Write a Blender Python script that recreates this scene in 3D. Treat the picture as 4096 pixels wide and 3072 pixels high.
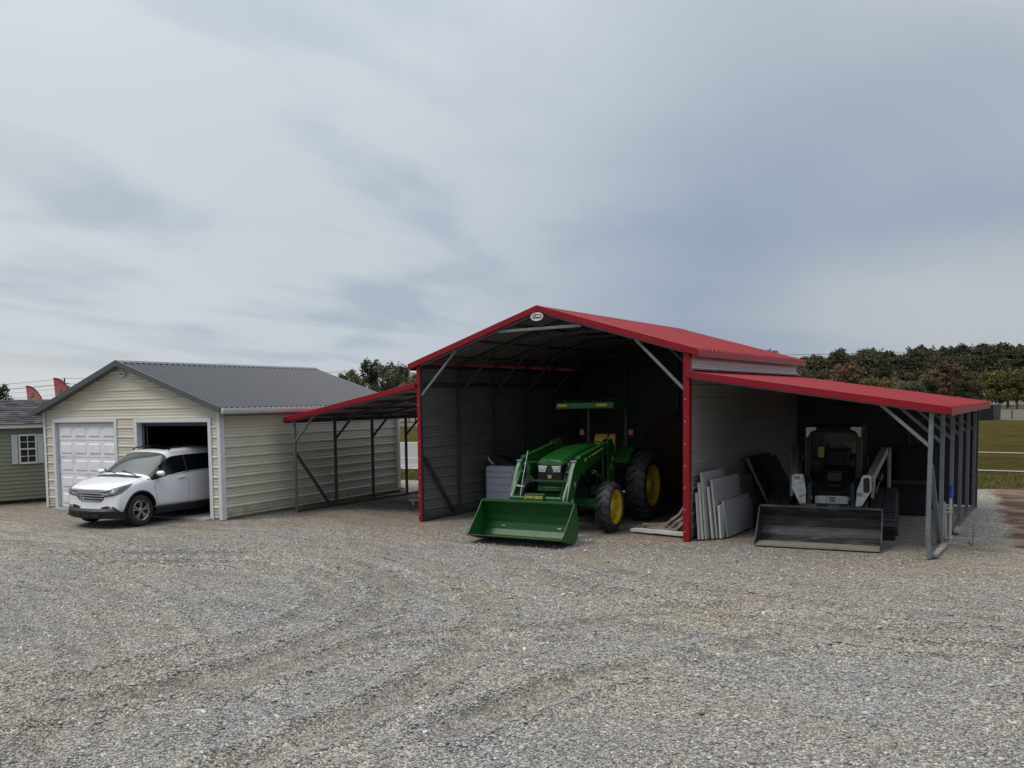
import bpy, bmesh, math, random
import numpy as np
from mathutils import Vector, Matrix, noise as mnoise
from mathutils.bvhtree import BVHTree
R = math.radians
random.seed(7)
for o in list(bpy.data.objects): bpy.data.objects.remove(o)
S = bpy.context.scene
C = S.collection
# ------------------------------------------------------------------ camera
cam = bpy.data.cameras.new('camera'); camo = bpy.data.objects.new('camera', cam); C.objects.link(camo)
CP = Vector((11.13378, -15.84118, 2.50874))
c_r = Vector((0.7958033, 0.60519176, -0.02097723)); c_u = Vector((-0.02325221, 0.06515482, 0.99760422)); c_f = Vector((-0.60510862, 0.79340896, -0.06592247))
camo.matrix_world = Matrix(((c_r.x, c_u.x, -c_f.x, CP.x), (c_r.y, c_u.y, -c_f.y, CP.y), (c_r.z, c_u.z, -c_f.z, CP.z), (0, 0, 0, 1)))
cam.sensor_width = 36; cam.lens = 3607.427 / 4096 * 36
cam.shift_x = (2048 - 1542.616) / 4096; cam.shift_y = (1861.194 - 1536) / 4096
cam.clip_start = .1; cam.clip_end = 2000
S.camera = camo
S.render.resolution_x = 1024; S.render.resolution_y = 768
# ------------------------------------------------------------------ world and sun
SUN_EL, SUN_AZ = R(58), R(-150)     # azimuth from +y clockwise: light comes from behind-left of the camera
w = bpy.data.worlds.new('World'); S.world = w; w.use_nodes = True
nt = w.node_tree; N = nt.nodes; L = nt.links; N.clear()
def nd(t, **k):
    n = N.new(t)
    for a, b in k.items(): setattr(n, a, b)
    return n
out = nd('ShaderNodeOutputWorld'); bg = nd('ShaderNodeBackground'); L.new(bg.outputs[0], out.inputs[0])
sky = nd('ShaderNodeTexSky', sky_type='NISHITA', sun_disc=False, sun_elevation=SUN_EL, sun_rotation=SUN_AZ)
sky.air_density = 1.2; sky.dust_density = 1.5
tc = nd('ShaderNodeTexCoord'); sp = nd('ShaderNodeSeparateXYZ'); L.new(tc.outputs['Generated'], sp.inputs[0])
def mth(op, a, b=None, clamp=False):
    n = nd('ShaderNodeMath', operation=op, use_clamp=clamp)
    for i, v in enumerate((a, b)):
        if v is None: continue
        if isinstance(v, (int, float)): n.inputs[i].default_value = v
        else: L.new(v, n.inputs[i])
    return n.outputs[0]
zz = mth('ADD', mth('MAXIMUM', sp.outputs[2], 0.0), .14)
cmb = nd('ShaderNodeCombineXYZ'); L.new(mth('DIVIDE', sp.outputs[0], zz), cmb.inputs[0]); L.new(mth('DIVIDE', sp.outputs[1], zz), cmb.inputs[1])
def cloud(rot, scl, scale, detail, rough, dist, loc=(0, 0, 0)):
    mp = nd('ShaderNodeMapping'); mp.inputs['Rotation'].default_value[2] = R(rot); mp.inputs['Scale'].default_value = scl
    mp.inputs['Location'].default_value = loc
    L.new(cmb.outputs[0], mp.inputs[0])
    n = nd('ShaderNodeTexNoise'); n.inputs['Scale'].default_value = scale; n.inputs['Detail'].default_value = detail
    n.inputs['Roughness'].default_value = rough; n.inputs['Distortion'].default_value = dist
    L.new(mp.outputs[0], n.inputs[0]); return n.outputs[0]
def ramp(x, stops):
    r = nd('ShaderNodeValToRGB'); r.color_ramp.interpolation = 'EASE'
    e = r.color_ramp.elements
    for i, (p, c) in enumerate(stops):
        el = e[i] if i < 2 else e.new(p)
        el.position = p; el.color = (*c, 1) if len(c) == 3 else c
    L.new(x, r.inputs[0]); return r.outputs[0]
c1 = cloud(35, (.8, .40, 1), .80, 2, .35, .25, (3.1, 1.7, 0))
c2 = cloud(20, (1.0, .5, 1), 1.7, 4, .45, .3, (7.2, 4.4, 0))
csum = mth('ADD', mth('MULTIPLY', c1, .82), mth('MULTIPLY', c2, .18))
ccol = ramp(csum, [(.30, (.33, .41, .53)), (.44, (.42, .485, .58)), (.52, (.48, .54, .615)), (.60, (.62, .655, .69))])
# whiter streaks low over the horizon
hz = ramp(sp.outputs[2], [(0.0, (1, 1, 1)), (.16, (0, 0, 0))])
c3 = cloud(20, (.5, .3, 1), 1.1, 3, .45, .3, (1.3, 9.4, 0))
mh = nd('ShaderNodeMix', data_type='RGBA'); L.new(mth('MULTIPLY', hz, ramp(c3, [(.4, (0, 0, 0)), (.6, (1, 1, 1))])), mh.inputs[0]); L.new(ccol, mh.inputs[6]); mh.inputs[7].default_value = (.60, .63, .62, 1)
sk = nd('ShaderNodeMix', data_type='RGBA', blend_type='MULTIPLY'); sk.inputs[0].default_value = 1; L.new(sky.outputs[0], sk.inputs[6]); sk.inputs[7].default_value = (.09, .09, .09, 1)
cv = ramp(csum, [(.22, (.82, .82, .82)), (.45, (.97, .97, .97))])
mx = nd('ShaderNodeMix', data_type='RGBA'); L.new(cv, mx.inputs[0]); L.new(sk.outputs[2], mx.inputs[6]); L.new(mh.outputs[2], mx.inputs[7])
def dirdot(v):
    d = nd('ShaderNodeVectorMath', operation='DOT_PRODUCT'); L.new(tc.outputs['Generated'], d.inputs[0]); d.inputs[1].default_value = v; return d.outputs['Value']
# an overcast sky is brightest overhead; the thin cloud at the upper left lets more light through
up = ramp(sp.outputs[2], [(0, (.86, .86, .86)), (.22, (.90, .90, .90)), (.46, (1.0, 1.0, 1.0)), (.85, (3.7, 3.45, 3.1))])
lf = ramp(dirdot((-.80, .52, .30)), [(.72, (.93, .945, .97)), (1.0, (1.17, 1.15, 1.13))])
b1 = nd('ShaderNodeMix', data_type='RGBA'); L.new(ramp(dirdot((-.50, .85, .13)), [(.86, (0, 0, 0)), (.99, (.66, .66, .66))]), b1.inputs[0]); L.new(mx.outputs[2], b1.inputs[6]); b1.inputs[7].default_value = (.325, .42, .545, 1)
b2 = nd('ShaderNodeMix', data_type='RGBA'); L.new(mth('MULTIPLY', ramp(dirdot((-.76, .60, .33)), [(.80, (0, 0, 0)), (.985, (.72, .72, .72))]), ramp(c2, [(.36, (.25, .25, .25)), (.56, (1, 1, 1))])), b2.inputs[0]); L.new(b1.outputs[2], b2.inputs[6]); b2.inputs[7].default_value = (.63, .68, .72, 1)
b3 = nd('ShaderNodeMix', data_type='RGBA'); L.new(mth('MULTIPLY', mth('MULTIPLY', ramp(dirdot((.02, .995, .07)), [(.93, (0, 0, 0)), (.995, (.8, .8, .8))]), ramp(sp.outputs[2], [(.09, (1, 1, 1)), (.17, (0, 0, 0))])), ramp(c3, [(.34, (.3, .3, .3)), (.52, (1, 1, 1))])), b3.inputs[0]); L.new(b2.outputs[2], b3.inputs[6]); b3.inputs[7].default_value = (.60, .64, .67, 1)
m1 = nd('ShaderNodeMix', data_type='RGBA', blend_type='MULTIPLY'); m1.inputs[0].default_value = 1; L.new(b3.outputs[2], m1.inputs[6]); L.new(lf, m1.inputs[7])
m2 = nd('ShaderNodeMix', data_type='RGBA', blend_type='MULTIPLY'); m2.inputs[0].default_value = 1; L.new(m1.outputs[2], m2.inputs[6]); L.new(up, m2.inputs[7])
L.new(m2.outputs[2], bg.inputs[0]); bg.inputs[1].default_value = 1.0
sl = bpy.data.lights.new('sun', 'SUN'); sl.energy = 1.5; sl.angle = R(16); sl.color = (1, .94, .85)
so = bpy.data.objects.new('sun', sl); C.objects.link(so)
sd = Vector((math.sin(SUN_AZ) * math.cos(SUN_EL), math.cos(SUN_AZ) * math.cos(SUN_EL), math.sin(SUN_EL)))
so.rotation_euler = sd.to_track_quat('Z', 'Y').to_euler()
S.view_settings.view_transform = 'Standard'; S.view_settings.look = 'None'; S.view_settings.gamma = 1; S.view_settings.exposure = 0.0
S.cycles.diffuse_bounces = 1; S.cycles.max_bounces = 8
# ------------------------------------------------------------------ materials
def mat(name, col, rough=.6, splash=None, metal=0., var=.12, vs=6., bump=0., bs=60., spec=.5, stain=None, stain_s=2., back=None, coat=0., trans=0., streak=None, alpha=None, bdist=.01):
    m = bpy.data.materials.new(name); m.use_nodes = True
    t = m.node_tree; n = t.nodes; l = t.links; p = n['Principled BSDF']
    p.inputs['Roughness'].default_value = rough; p.inputs['Metallic'].default_value = metal
    p.inputs['Specular IOR Level'].default_value = spec; p.inputs['Coat Weight'].default_value = coat; p.inputs['Coat Roughness'].default_value = .08
    p.inputs['Transmission Weight'].default_value = trans
    g = n.new('ShaderNodeTexCoord')
    no = n.new('ShaderNodeTexNoise'); no.inputs['Scale'].default_value = vs; no.inputs['Detail'].default_value = 6; l.new(g.outputs['Object'], no.inputs[0])
    r = n.new('ShaderNodeValToRGB'); r.color_ramp.elements[0].position = .3; r.color_ramp.elements[1].position = .72
    r.color_ramp.elements[0].color = (*[c * (1 - var) for c in col], 1); r.color_ramp.elements[1].color = (*[min(1, c * (1 + var)) for c in col], 1)
    l.new(no.outputs[0], r.inputs[0]); cur = r.outputs[0]
    if stain:
        n2 = n.new('ShaderNodeTexNoise'); n2.inputs['Scale'].default_value = stain_s; n2.inputs['Detail'].default_value = 9; n2.inputs['Roughness'].default_value = .7
        mp = n.new('ShaderNodeMapping'); mp.inputs['Scale'].default_value = streak or (1, 1, 1); l.new(g.outputs['Object'], mp.inputs[0]); l.new(mp.outputs[0], n2.inputs[0])
        r2 = n.new('ShaderNodeValToRGB'); r2.color_ramp.elements[0].position = .5; r2.color_ramp.elements[1].position = .68; l.new(n2.outputs[0], r2.inputs[0])
        x = n.new('ShaderNodeMix'); x.data_type = 'RGBA'; l.new(r2.outputs[0], x.inputs[0]); l.new(cur, x.inputs[6]); x.inputs[7].default_value = (*stain, 1); cur = x.outputs[2]
    if back:
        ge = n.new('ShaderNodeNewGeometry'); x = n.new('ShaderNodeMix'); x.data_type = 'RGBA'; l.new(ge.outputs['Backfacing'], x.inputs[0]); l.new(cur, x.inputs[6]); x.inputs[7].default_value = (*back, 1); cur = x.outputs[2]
    if splash:                                  # dried mud thrown up on the lowest hand's breadth of the wall
        sz = n.new('ShaderNodeSeparateXYZ'); l.new(g.outputs['Object'], sz.inputs[0]); n3 = n.new('ShaderNodeTexNoise'); n3.inputs['Scale'].default_value = 3.5; n3.inputs['Detail'].default_value = 8; n3.inputs['Roughness'].default_value = .75; l.new(g.outputs['Object'], n3.inputs[0])
        a3 = n.new('ShaderNodeMath'); a3.operation = 'MULTIPLY_ADD'; l.new(n3.outputs[0], a3.inputs[0]); a3.inputs[1].default_value = -.75; l.new(sz.outputs[2], a3.inputs[2])
        m3 = n.new('ShaderNodeMapRange'); m3.inputs[1].default_value = -.12; m3.inputs[2].default_value = -.36; m3.inputs[3].default_value = 0; m3.inputs[4].default_value = .8; l.new(a3.outputs[0], m3.inputs[0])
        x = n.new('ShaderNodeMix'); x.data_type = 'RGBA'; l.new(m3.outputs[0], x.inputs[0]); l.new(cur, x.inputs[6]); x.inputs[7].default_value = (*splash, 1); cur = x.outputs[2]
    l.new(cur, p.inputs['Base Color'])
    rr = n.new('ShaderNodeMapRange'); rr.inputs[3].default_value = max(.02, rough - .08); rr.inputs[4].default_value = min(1, rough + .08); l.new(no.outputs[0], rr.inputs[0]); l.new(rr.outputs[0], p.inputs['Roughness'])
    if bump:
        nb = n.new('ShaderNodeTexNoise'); nb.inputs['Scale'].default_value = bs; nb.inputs['Detail'].default_value = 4; l.new(g.outputs['Object'], nb.inputs[0])
        b = n.new('ShaderNodeBump'); b.inputs['Strength'].default_value = bump; b.inputs['Distance'].default_value = bdist; l.new(nb.outputs[0], b.inputs['Height']); l.new(b.outputs[0], p.inputs['Normal'])
    return m
GALVI = (.11, .112, .108)
M = dict(
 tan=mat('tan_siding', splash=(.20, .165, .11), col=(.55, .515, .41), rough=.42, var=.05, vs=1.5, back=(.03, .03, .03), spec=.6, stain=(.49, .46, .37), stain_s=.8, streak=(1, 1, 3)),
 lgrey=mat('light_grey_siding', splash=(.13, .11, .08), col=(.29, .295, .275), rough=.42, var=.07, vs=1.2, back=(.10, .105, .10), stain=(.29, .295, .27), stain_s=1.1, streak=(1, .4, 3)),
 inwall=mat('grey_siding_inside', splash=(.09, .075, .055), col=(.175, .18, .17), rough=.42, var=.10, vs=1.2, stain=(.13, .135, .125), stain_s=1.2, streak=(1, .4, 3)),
 backw=mat('rear_siding_shaded', (.045, .047, .047), .45, var=.1, vs=1.2),  # same siding, darkened to put the bay's deep shade in the colour
 cler=mat('lit_siding', (.50, .49, .50), .35, var=.06, vs=1.5, back=GALVI, stain=(.30, .29, .29), stain_s=1.5, streak=(1, .3, 5)),  # same siding made paler: light on the upper wall put into the colour
 red=mat('red_roof_paint', (.25, .008, .015), .50, var=.10, vs=2, back=GALVI, spec=.20, stain=(.31, .022, .030), stain_s=1.6, streak=(1, 3, 1)),
 redtrim=mat('red_trim_paint', (.22, .005, .012), .42, var=.06, vs=3, spec=.3),
 slate=mat('slate_roof_paint', (.052, .058, .070), .38, var=.06, vs=2, back=(.08, .08, .08), spec=.5),
 slatetrim=mat('slate_trim_paint', (.075, .08, .085), .45, var=.06),
 galv=mat('galvanised_steel', (.17, .188, .20), .48, metal=.35, var=.16, vs=9, stain=(.125, .135, .14), stain_s=5),
 galvd=mat('shaded_galvanised', (.065, .072, .075), .55, metal=.3, var=.15, vs=9),
 under=mat('galvalume_underside', (.20, .20, .19), .38, metal=.4, var=.12),
 white=mat('white_trim', (.60, .61, .61), .4, var=.04),
 doorw=mat('garage_door_white', (.76, .77, .79), .42, var=.03, vs=2, stain=(.58, .59, .6), stain_s=2),
 black=mat('black_paint', (.010, .010, .011), .5, var=.2),
 blackr=mat('black_rubber', (.022, .022, .024), .62, var=.35, vs=12, bump=.3, bs=80, stain=(.045, .042, .038), stain_s=4),
 blackp=mat('black_plastic', (.012, .0125, .013), .55, var=.15),
 conc=mat('concrete', (.34, .33, .31), .85, var=.15, bump=.3, bs=60),
 jdg=mat('green_paint', (.005, .068, .009), .36, var=.08, vs=4, coat=.3, stain=(.014, .075, .014), stain_s=3),
 jdgb=mat('green_bucket_paint', (.003, .070, .010), .45, var=.12, vs=5, stain=(.012, .080, .018), stain_s=3.5, streak=(.4, 1, 3)),
 jdy=mat('yellow_paint', (.60, .37, .008), .4, var=.08, vs=5, stain=(.45, .30, .02), stain_s=4),
 jdt=mat('yellow_lettering', (.75, .62, .12), .5, var=.02),
 amber=mat('amber_lens', (.55, .10, .02), .25, var=.05),
 lens=mat('clear_lens', (.50, .52, .55), .12, metal=.55, var=.35, vs=30),
 chrome=mat('chrome', (.70, .71, .73), .16, metal=1, var=.03),
 alloy=mat('alloy_wheel', (.42, .43, .44), .32, metal=.8, var=.08),
 carw=mat('white_car_paint', (.74, .75, .77), .25, var=.015, coat=.6, spec=.5),
 glass=mat('car_glass', (.075, .09, .085), .05, var=.1, spec=.9),
 glassd=mat('dark_glass', (.006, .007, .008), .06, var=.1, spec=.7),
 tyre=mat('tyre_rubber', (.018, .018, .018), .8, var=.3, vs=10, bump=.2, bs=60),
 skw=mat('dirty_white_paint', (.74, .74, .70), .5, var=.10, vs=6, stain=(.26, .25, .22), stain_s=7),
 skarm=mat('dusty_grey_paint', (.34, .33, .31), .6, var=.2, vs=6, stain=(.20, .17, .14), stain_s=6),
 skb=mat('worn_black_steel', (.022, .023, .025), .5, var=.35, vs=6, stain=(.10, .085, .07), stain_s=5, streak=(.5, 1, 3)),
 skfl=mat('worn_bare_steel', (.27, .24, .20), .5, metal=.2, var=.25, vs=5, stain=(.12, .10, .085), stain_s=5),
 blue=mat('slate_vinyl', (.05, .06, .085), .6),
 paper=mat('paper_tag', (.55, .38, .12), .6),
 sticker=mat('worn_sticker', (.30, .29, .28), .6, var=.6, vs=60),
 redst=mat('red_sticker', (.38, .05, .03), .6, var=.4, vs=40),
 chest=mat('grey_plastic', (.50, .52, .60), .55, var=.06, vs=3),
 wood=mat('weathered_wood', (.26, .22, .18), .85, var=.35, vs=9, bump=.5, bs=40, stain=(.13, .11, .09), stain_s=6, streak=(.3, 3, 3)),
 board=mat('grey_board', (.34, .345, .335), .7, var=.08, vs=4, stain=(.27, .27, .26), stain_s=2),
 boardd=mat('dark_board', (.016, .016, .017), .85, var=.3, vs=4, bump=.3),
 edge=mat('pale_board_edge', (.48, .465, .43), .8, var=.12, vs=14),
 hay=mat('old_hay', (.085, .05, .028), .95, var=.6, vs=22, bump=1., bs=70, bdist=.05),
 olive=mat('olive_siding', (.20, .205, .145), .55, var=.06, vs=1.5),
 shutter=mat('white_shutter', (.58, .59, .60), .5, var=.04),
 flag=None, pole=mat('utility_pole_wood', (.06, .055, .05), .9, var=.3), wire=mat('cable', (.02, .02, .02), .7),
 pvc=mat('pvc_pipe', (.50, .49, .45), .5, var=.1), bluep=mat('blue_paint', (.01, .05, .33), .4, var=.1), rust=mat('rusty_steel', (.16, .10, .06), .8, var=.3),
)
# ------------------------------------------------------------------ mesh helpers
class MB:
    def __init__(s): s.v = []; s.f = []; s.m = []; s.k = 0
    def add(s, vs, fs):
        b = len(s.v); s.v += [Vector(v) for v in vs]
        for f in fs: s.f.append([b + i for i in f]); s.m.append(s.k)
    def box(s, c, d, rot=None):
        x, y, z = [a / 2 for a in d]; rot = rot or Matrix.Identity(3)
        vs = [Vector(c) + rot @ Vector((a * x, b * y, e * z)) for a in (-1, 1) for b in (-1, 1) for e in (-1, 1)]
        s.add(vs, [(0, 1, 3, 2), (4, 6, 7, 5), (0, 4, 5, 1), (2, 3, 7, 6), (0, 2, 6, 4), (1, 5, 7, 3)]); return s
    def bb(s, x0, x1, y0, y1, z0, z1): return s.box(((x0 + x1) / 2, (y0 + y1) / 2, (z0 + z1) / 2), (abs(x1 - x0), abs(y1 - y0), abs(z1 - z0)))
    def bar(s, a, b, w, h, up=(0, 0, 1)):
        a = Vector(a); b = Vector(b); d = b - a; l = d.length; d.normalize(); u = Vector(up)
        if abs(d.dot(u)) > .99: u = Vector((1, 0, 0)) if abs(d.x) < .9 else Vector((0, 1, 0))
        r = d.cross(u).normalized(); u = r.cross(d).normalized()
        return s.box((a + b) / 2, (w, l, h), Matrix((r, d, u)).transposed())
    def tube(s, pts, r, n=10, cap=True):
        pts = [Vector(p) for p in pts]; rs = r if isinstance(r, (list, tuple)) else [r] * len(pts)
        ref = None; rings = []
        for i, p in enumerate(pts):
            d = (pts[min(i + 1, len(pts) - 1)] - pts[max(i - 1, 0)]).normalized()
            if ref is None: ref = d.orthogonal().normalized()
            a = (ref - d * ref.dot(d)).normalized(); ref = a; b = d.cross(a)
            rings.append([p + (a * math.cos(t * 2 * math.pi / n) + b * math.sin(t * 2 * math.pi / n)) * rs[i] for t in range(n)])
        vs = [v for q in rings for v in q]; fs = []
        for i in range(len(pts) - 1):
            for j in range(n): k = (j + 1) % n; fs.append((i * n + j, i * n + k, (i + 1) * n + k, (i + 1) * n + j))
        if cap: fs += [tuple(range(n))[::-1], tuple((len(pts) - 1) * n + j for j in range(n))]
        s.add(vs, fs); return s
    def lathe(s, prof, o, ax, n=32, a0=0., a1=2 * math.pi):
        o = Vector(o); ax = Vector(ax).normalized(); a = ax.orthogonal().normalized()
        if abs(ax.x) > .9: a = Vector((0, 1, 0))
        b = ax.cross(a); full = abs(a1 - a0 - 2 * math.pi) < 1e-6; nn = n if full else n + 1
        vs = []; fs = []
        for i in range(nn):
            t = a0 + (a1 - a0) * i / n; d = a * math.cos(t) + b * math.sin(t)
            vs += [o + ax * h + d * r for r, h in prof]
        m = len(prof)
        for i in range(n):
            k = (i + 1) % nn
            for j in range(m - 1): fs.append((i * m + j, i * m + j + 1, k * m + j + 1, k * m + j))
        s.add(vs, fs); return s
    def prism(s, poly, ext):
        n = len(poly); e = Vector(ext); vs = [Vector(p) for p in poly]; vs += [v + e for v in vs]
        s.add(vs, [tuple(range(n))[::-1], tuple(range(n, 2 * n))] + [(i, (i + 1) % n, n + (i + 1) % n, n + i) for i in range(n)]); return s
    def plate(s, yz, x, t): return s.prism([(x - t / 2, y, z) for y, z in yz], (t, 0, 0))       # side plate in the y-z plane
    def build(s, name, ms, parent=None, smooth=False, bevel=0., seg=2, fix=True, sub=0):
        me = bpy.data.meshes.new(name); me.from_pydata([tuple(v) for v in s.v], [], s.f)
        ms = ms if isinstance(ms, (list, tuple)) else [ms]
        for m in ms: me.materials.append(m)
        if max(s.m, default=0): me.polygons.foreach_set('material_index', s.m)
        if fix:
            bm = bmesh.new(); bm.from_mesh(me); bmesh.ops.recalc_face_normals(bm, faces=bm.faces); bm.to_mesh(me); bm.free()
        o = bpy.data.objects.new(name, me); C.objects.link(o)
        if parent: o.parent = parent
        if smooth:
            me.polygons.foreach_set('use_smooth', [True] * len(me.polygons))
            md = o.modifiers.new('sm', 'EDGE_SPLIT'); md.split_angle = R(38)
        if sub: md = o.modifiers.new('sub', 'SUBSURF'); md.levels = md.render_levels = sub
        if bevel:
            md = o.modifiers.new('bv', 'BEVEL'); md.width = bevel; md.segments = seg; md.limit_method = 'ANGLE'; md.angle_limit = R(35)
            if smooth: o.modifiers.move(1, 0)
        return o
def tag(o, label=None, cat=None, group=None, kind=None):
    if label: o['label'] = label
    if cat: o['category'] = cat
    if group: o['group'] = group
    if kind: o['kind'] = kind
    return o
def thing(name, label, cat, loc=(0, 0, 0), rz=0, group=None):
    o = bpy.data.objects.new(name, None); C.objects.link(o); o.location = loc; o.rotation_euler.z = rz; o.empty_display_size = .2
    return tag(o, label, cat, group)
def text(name, body, size, mt, parent, M4, ext=.002, sx=1., align='CENTER', bold=0.):
    cu = bpy.data.curves.new('t', 'FONT'); cu.body = body; cu.size = size; cu.extrude = ext; cu.align_x = align; cu.align_y = 'CENTER'; cu.offset = bold
    to = bpy.data.objects.new('t', cu); C.objects.link(to); bpy.context.view_layer.update()
    me = bpy.data.meshes.new_from_object(to.evaluated_get(bpy.context.evaluated_depsgraph_get()))
    bpy.data.objects.remove(to)
    me.transform(M4 @ Matrix.Diagonal((sx, 1, 1, 1))); me.materials.clear(); me.materials.append(mt)
    o = bpy.data.objects.new(name, me); C.objects.link(o); o.parent = parent; return o
def frame(o, x, y):                     # 4x4 placing text: local x along x, local y along y, at o
    x = Vector(x).normalized(); y = Vector(y).normalized(); z = x.cross(y)
    return Matrix(((x.x, y.x, z.x, o[0]), (x.y, y.y, z.y, o[1]), (x.z, y.z, z.z, o[2]), (0, 0, 0, 1)))
PITCH = .2286
def ribprof(b0, b1, pitch=PITCH, h=.019, ph=0., cuts=(), minor=True):
    pts = []
    k = math.floor((b0 - ph) / pitch) - 1
    while ph + k * pitch < b1 + pitch:
        c = ph + k * pitch
        pts += [(c - .034, 0), (c - .014, h), (c + .014, h), (c + .034, 0)]
        for q in ((1 / 3, 2 / 3) if minor else ()):
            d = c + q * pitch; pts += [(d - .014, 0), (d - .006, .005), (d + .006, .005), (d + .014, 0)]
        k += 1
    def hh(b):
        for (p, a), (q, e) in zip(pts, pts[1:]):
            if p <= b <= q: return a + (e - a) * (b - p) / max(q - p, 1e-9)
        return 0
    bs = sorted(set([b0, b1] + [p for p, _ in pts if b0 < p < b1] + [c for c in cuts if b0 < c < b1]))
    return [(b, hh(b)) for b in bs]
def ribbed(mb, O, A, B, Nn, b0, b1, ivs, cuts=(), ph=0., h=.019, pitch=PITCH, minor=True):
    """ribbed steel sheet: ribs run along A, profile steps along B; ivs(b) gives the [a0,a1] spans at b"""
    O = Vector(O); A = Vector(A); B = Vector(B); Nn = Vector(Nn)
    pr = ribprof(b0, b1, ph=ph, h=h, cuts=cuts, pitch=pitch, minor=minor)
    for (p, hp), (q, hq) in zip(pr, pr[1:]):
        e = (q - p) * .01
        for (a0, a1), (c0, c1) in zip(ivs(p + e), ivs(q - e)):
            if a1 - a0 < 1e-4 and c1 - c0 < 1e-4: continue
            vs = [O + A * a0 + B * p + Nn * hp, O + A * a1 + B * p + Nn * hp, O + A * c1 + B * q + Nn * hq, O + A * c0 + B * q + Nn * hq]
            k = len(mb.v); mb.v += vs
            f = [k, k + 1, k + 2, k + 3]
            if (vs[1] - vs[0]).cross(vs[2] - vs[1]).dot(Nn) < 0 if (vs[1] - vs[0]).length > 1e-6 else (vs[2] - vs[3]).cross(vs[3] - vs[0]).dot(Nn) > 0: f.reverse()
            mb.f.append(f); mb.m.append(mb.k)
def logo(parent, o, x, w=.30):
    """oval company sign: white oval, roof line and the name"""
    x = Vector(x).normalized(); y = Vector((0, 0, 1)); z = x.cross(y); o = Vector(o); hw, hh = w / 2, w * .30
    mb = MB(); pl = [o + x * hw * math.cos(t * math.pi / 16) + y * hh * math.sin(t * math.pi / 16) for t in range(32)]
    mb.prism(pl, z * .006); s = mb.build('logo_sign', M['white'], parent)
    g = MB(); f = .0085
    for a, b in (((-.36, .02), (-.14, .36)), ((-.14, .36), (.42, .12)), ((-.30, -.25), (-.30, .1)), ((-.22, -.3), (-.10, .2))):
        g.bar(o + x * a[0] * w + y * a[1] * w * .55 + z * f, o + x * b[0] * w + y * b[1] * w * .55 + z * f, .012, .004, z)
    g.build('logo_mark', M['black'], s)
    text('logo_lettering', 'Watson', w * .19, M['black'], s, frame(o + x * w * .08 - y * w * .07 + z * .0075, x, y), .001, bold=.002)
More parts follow.
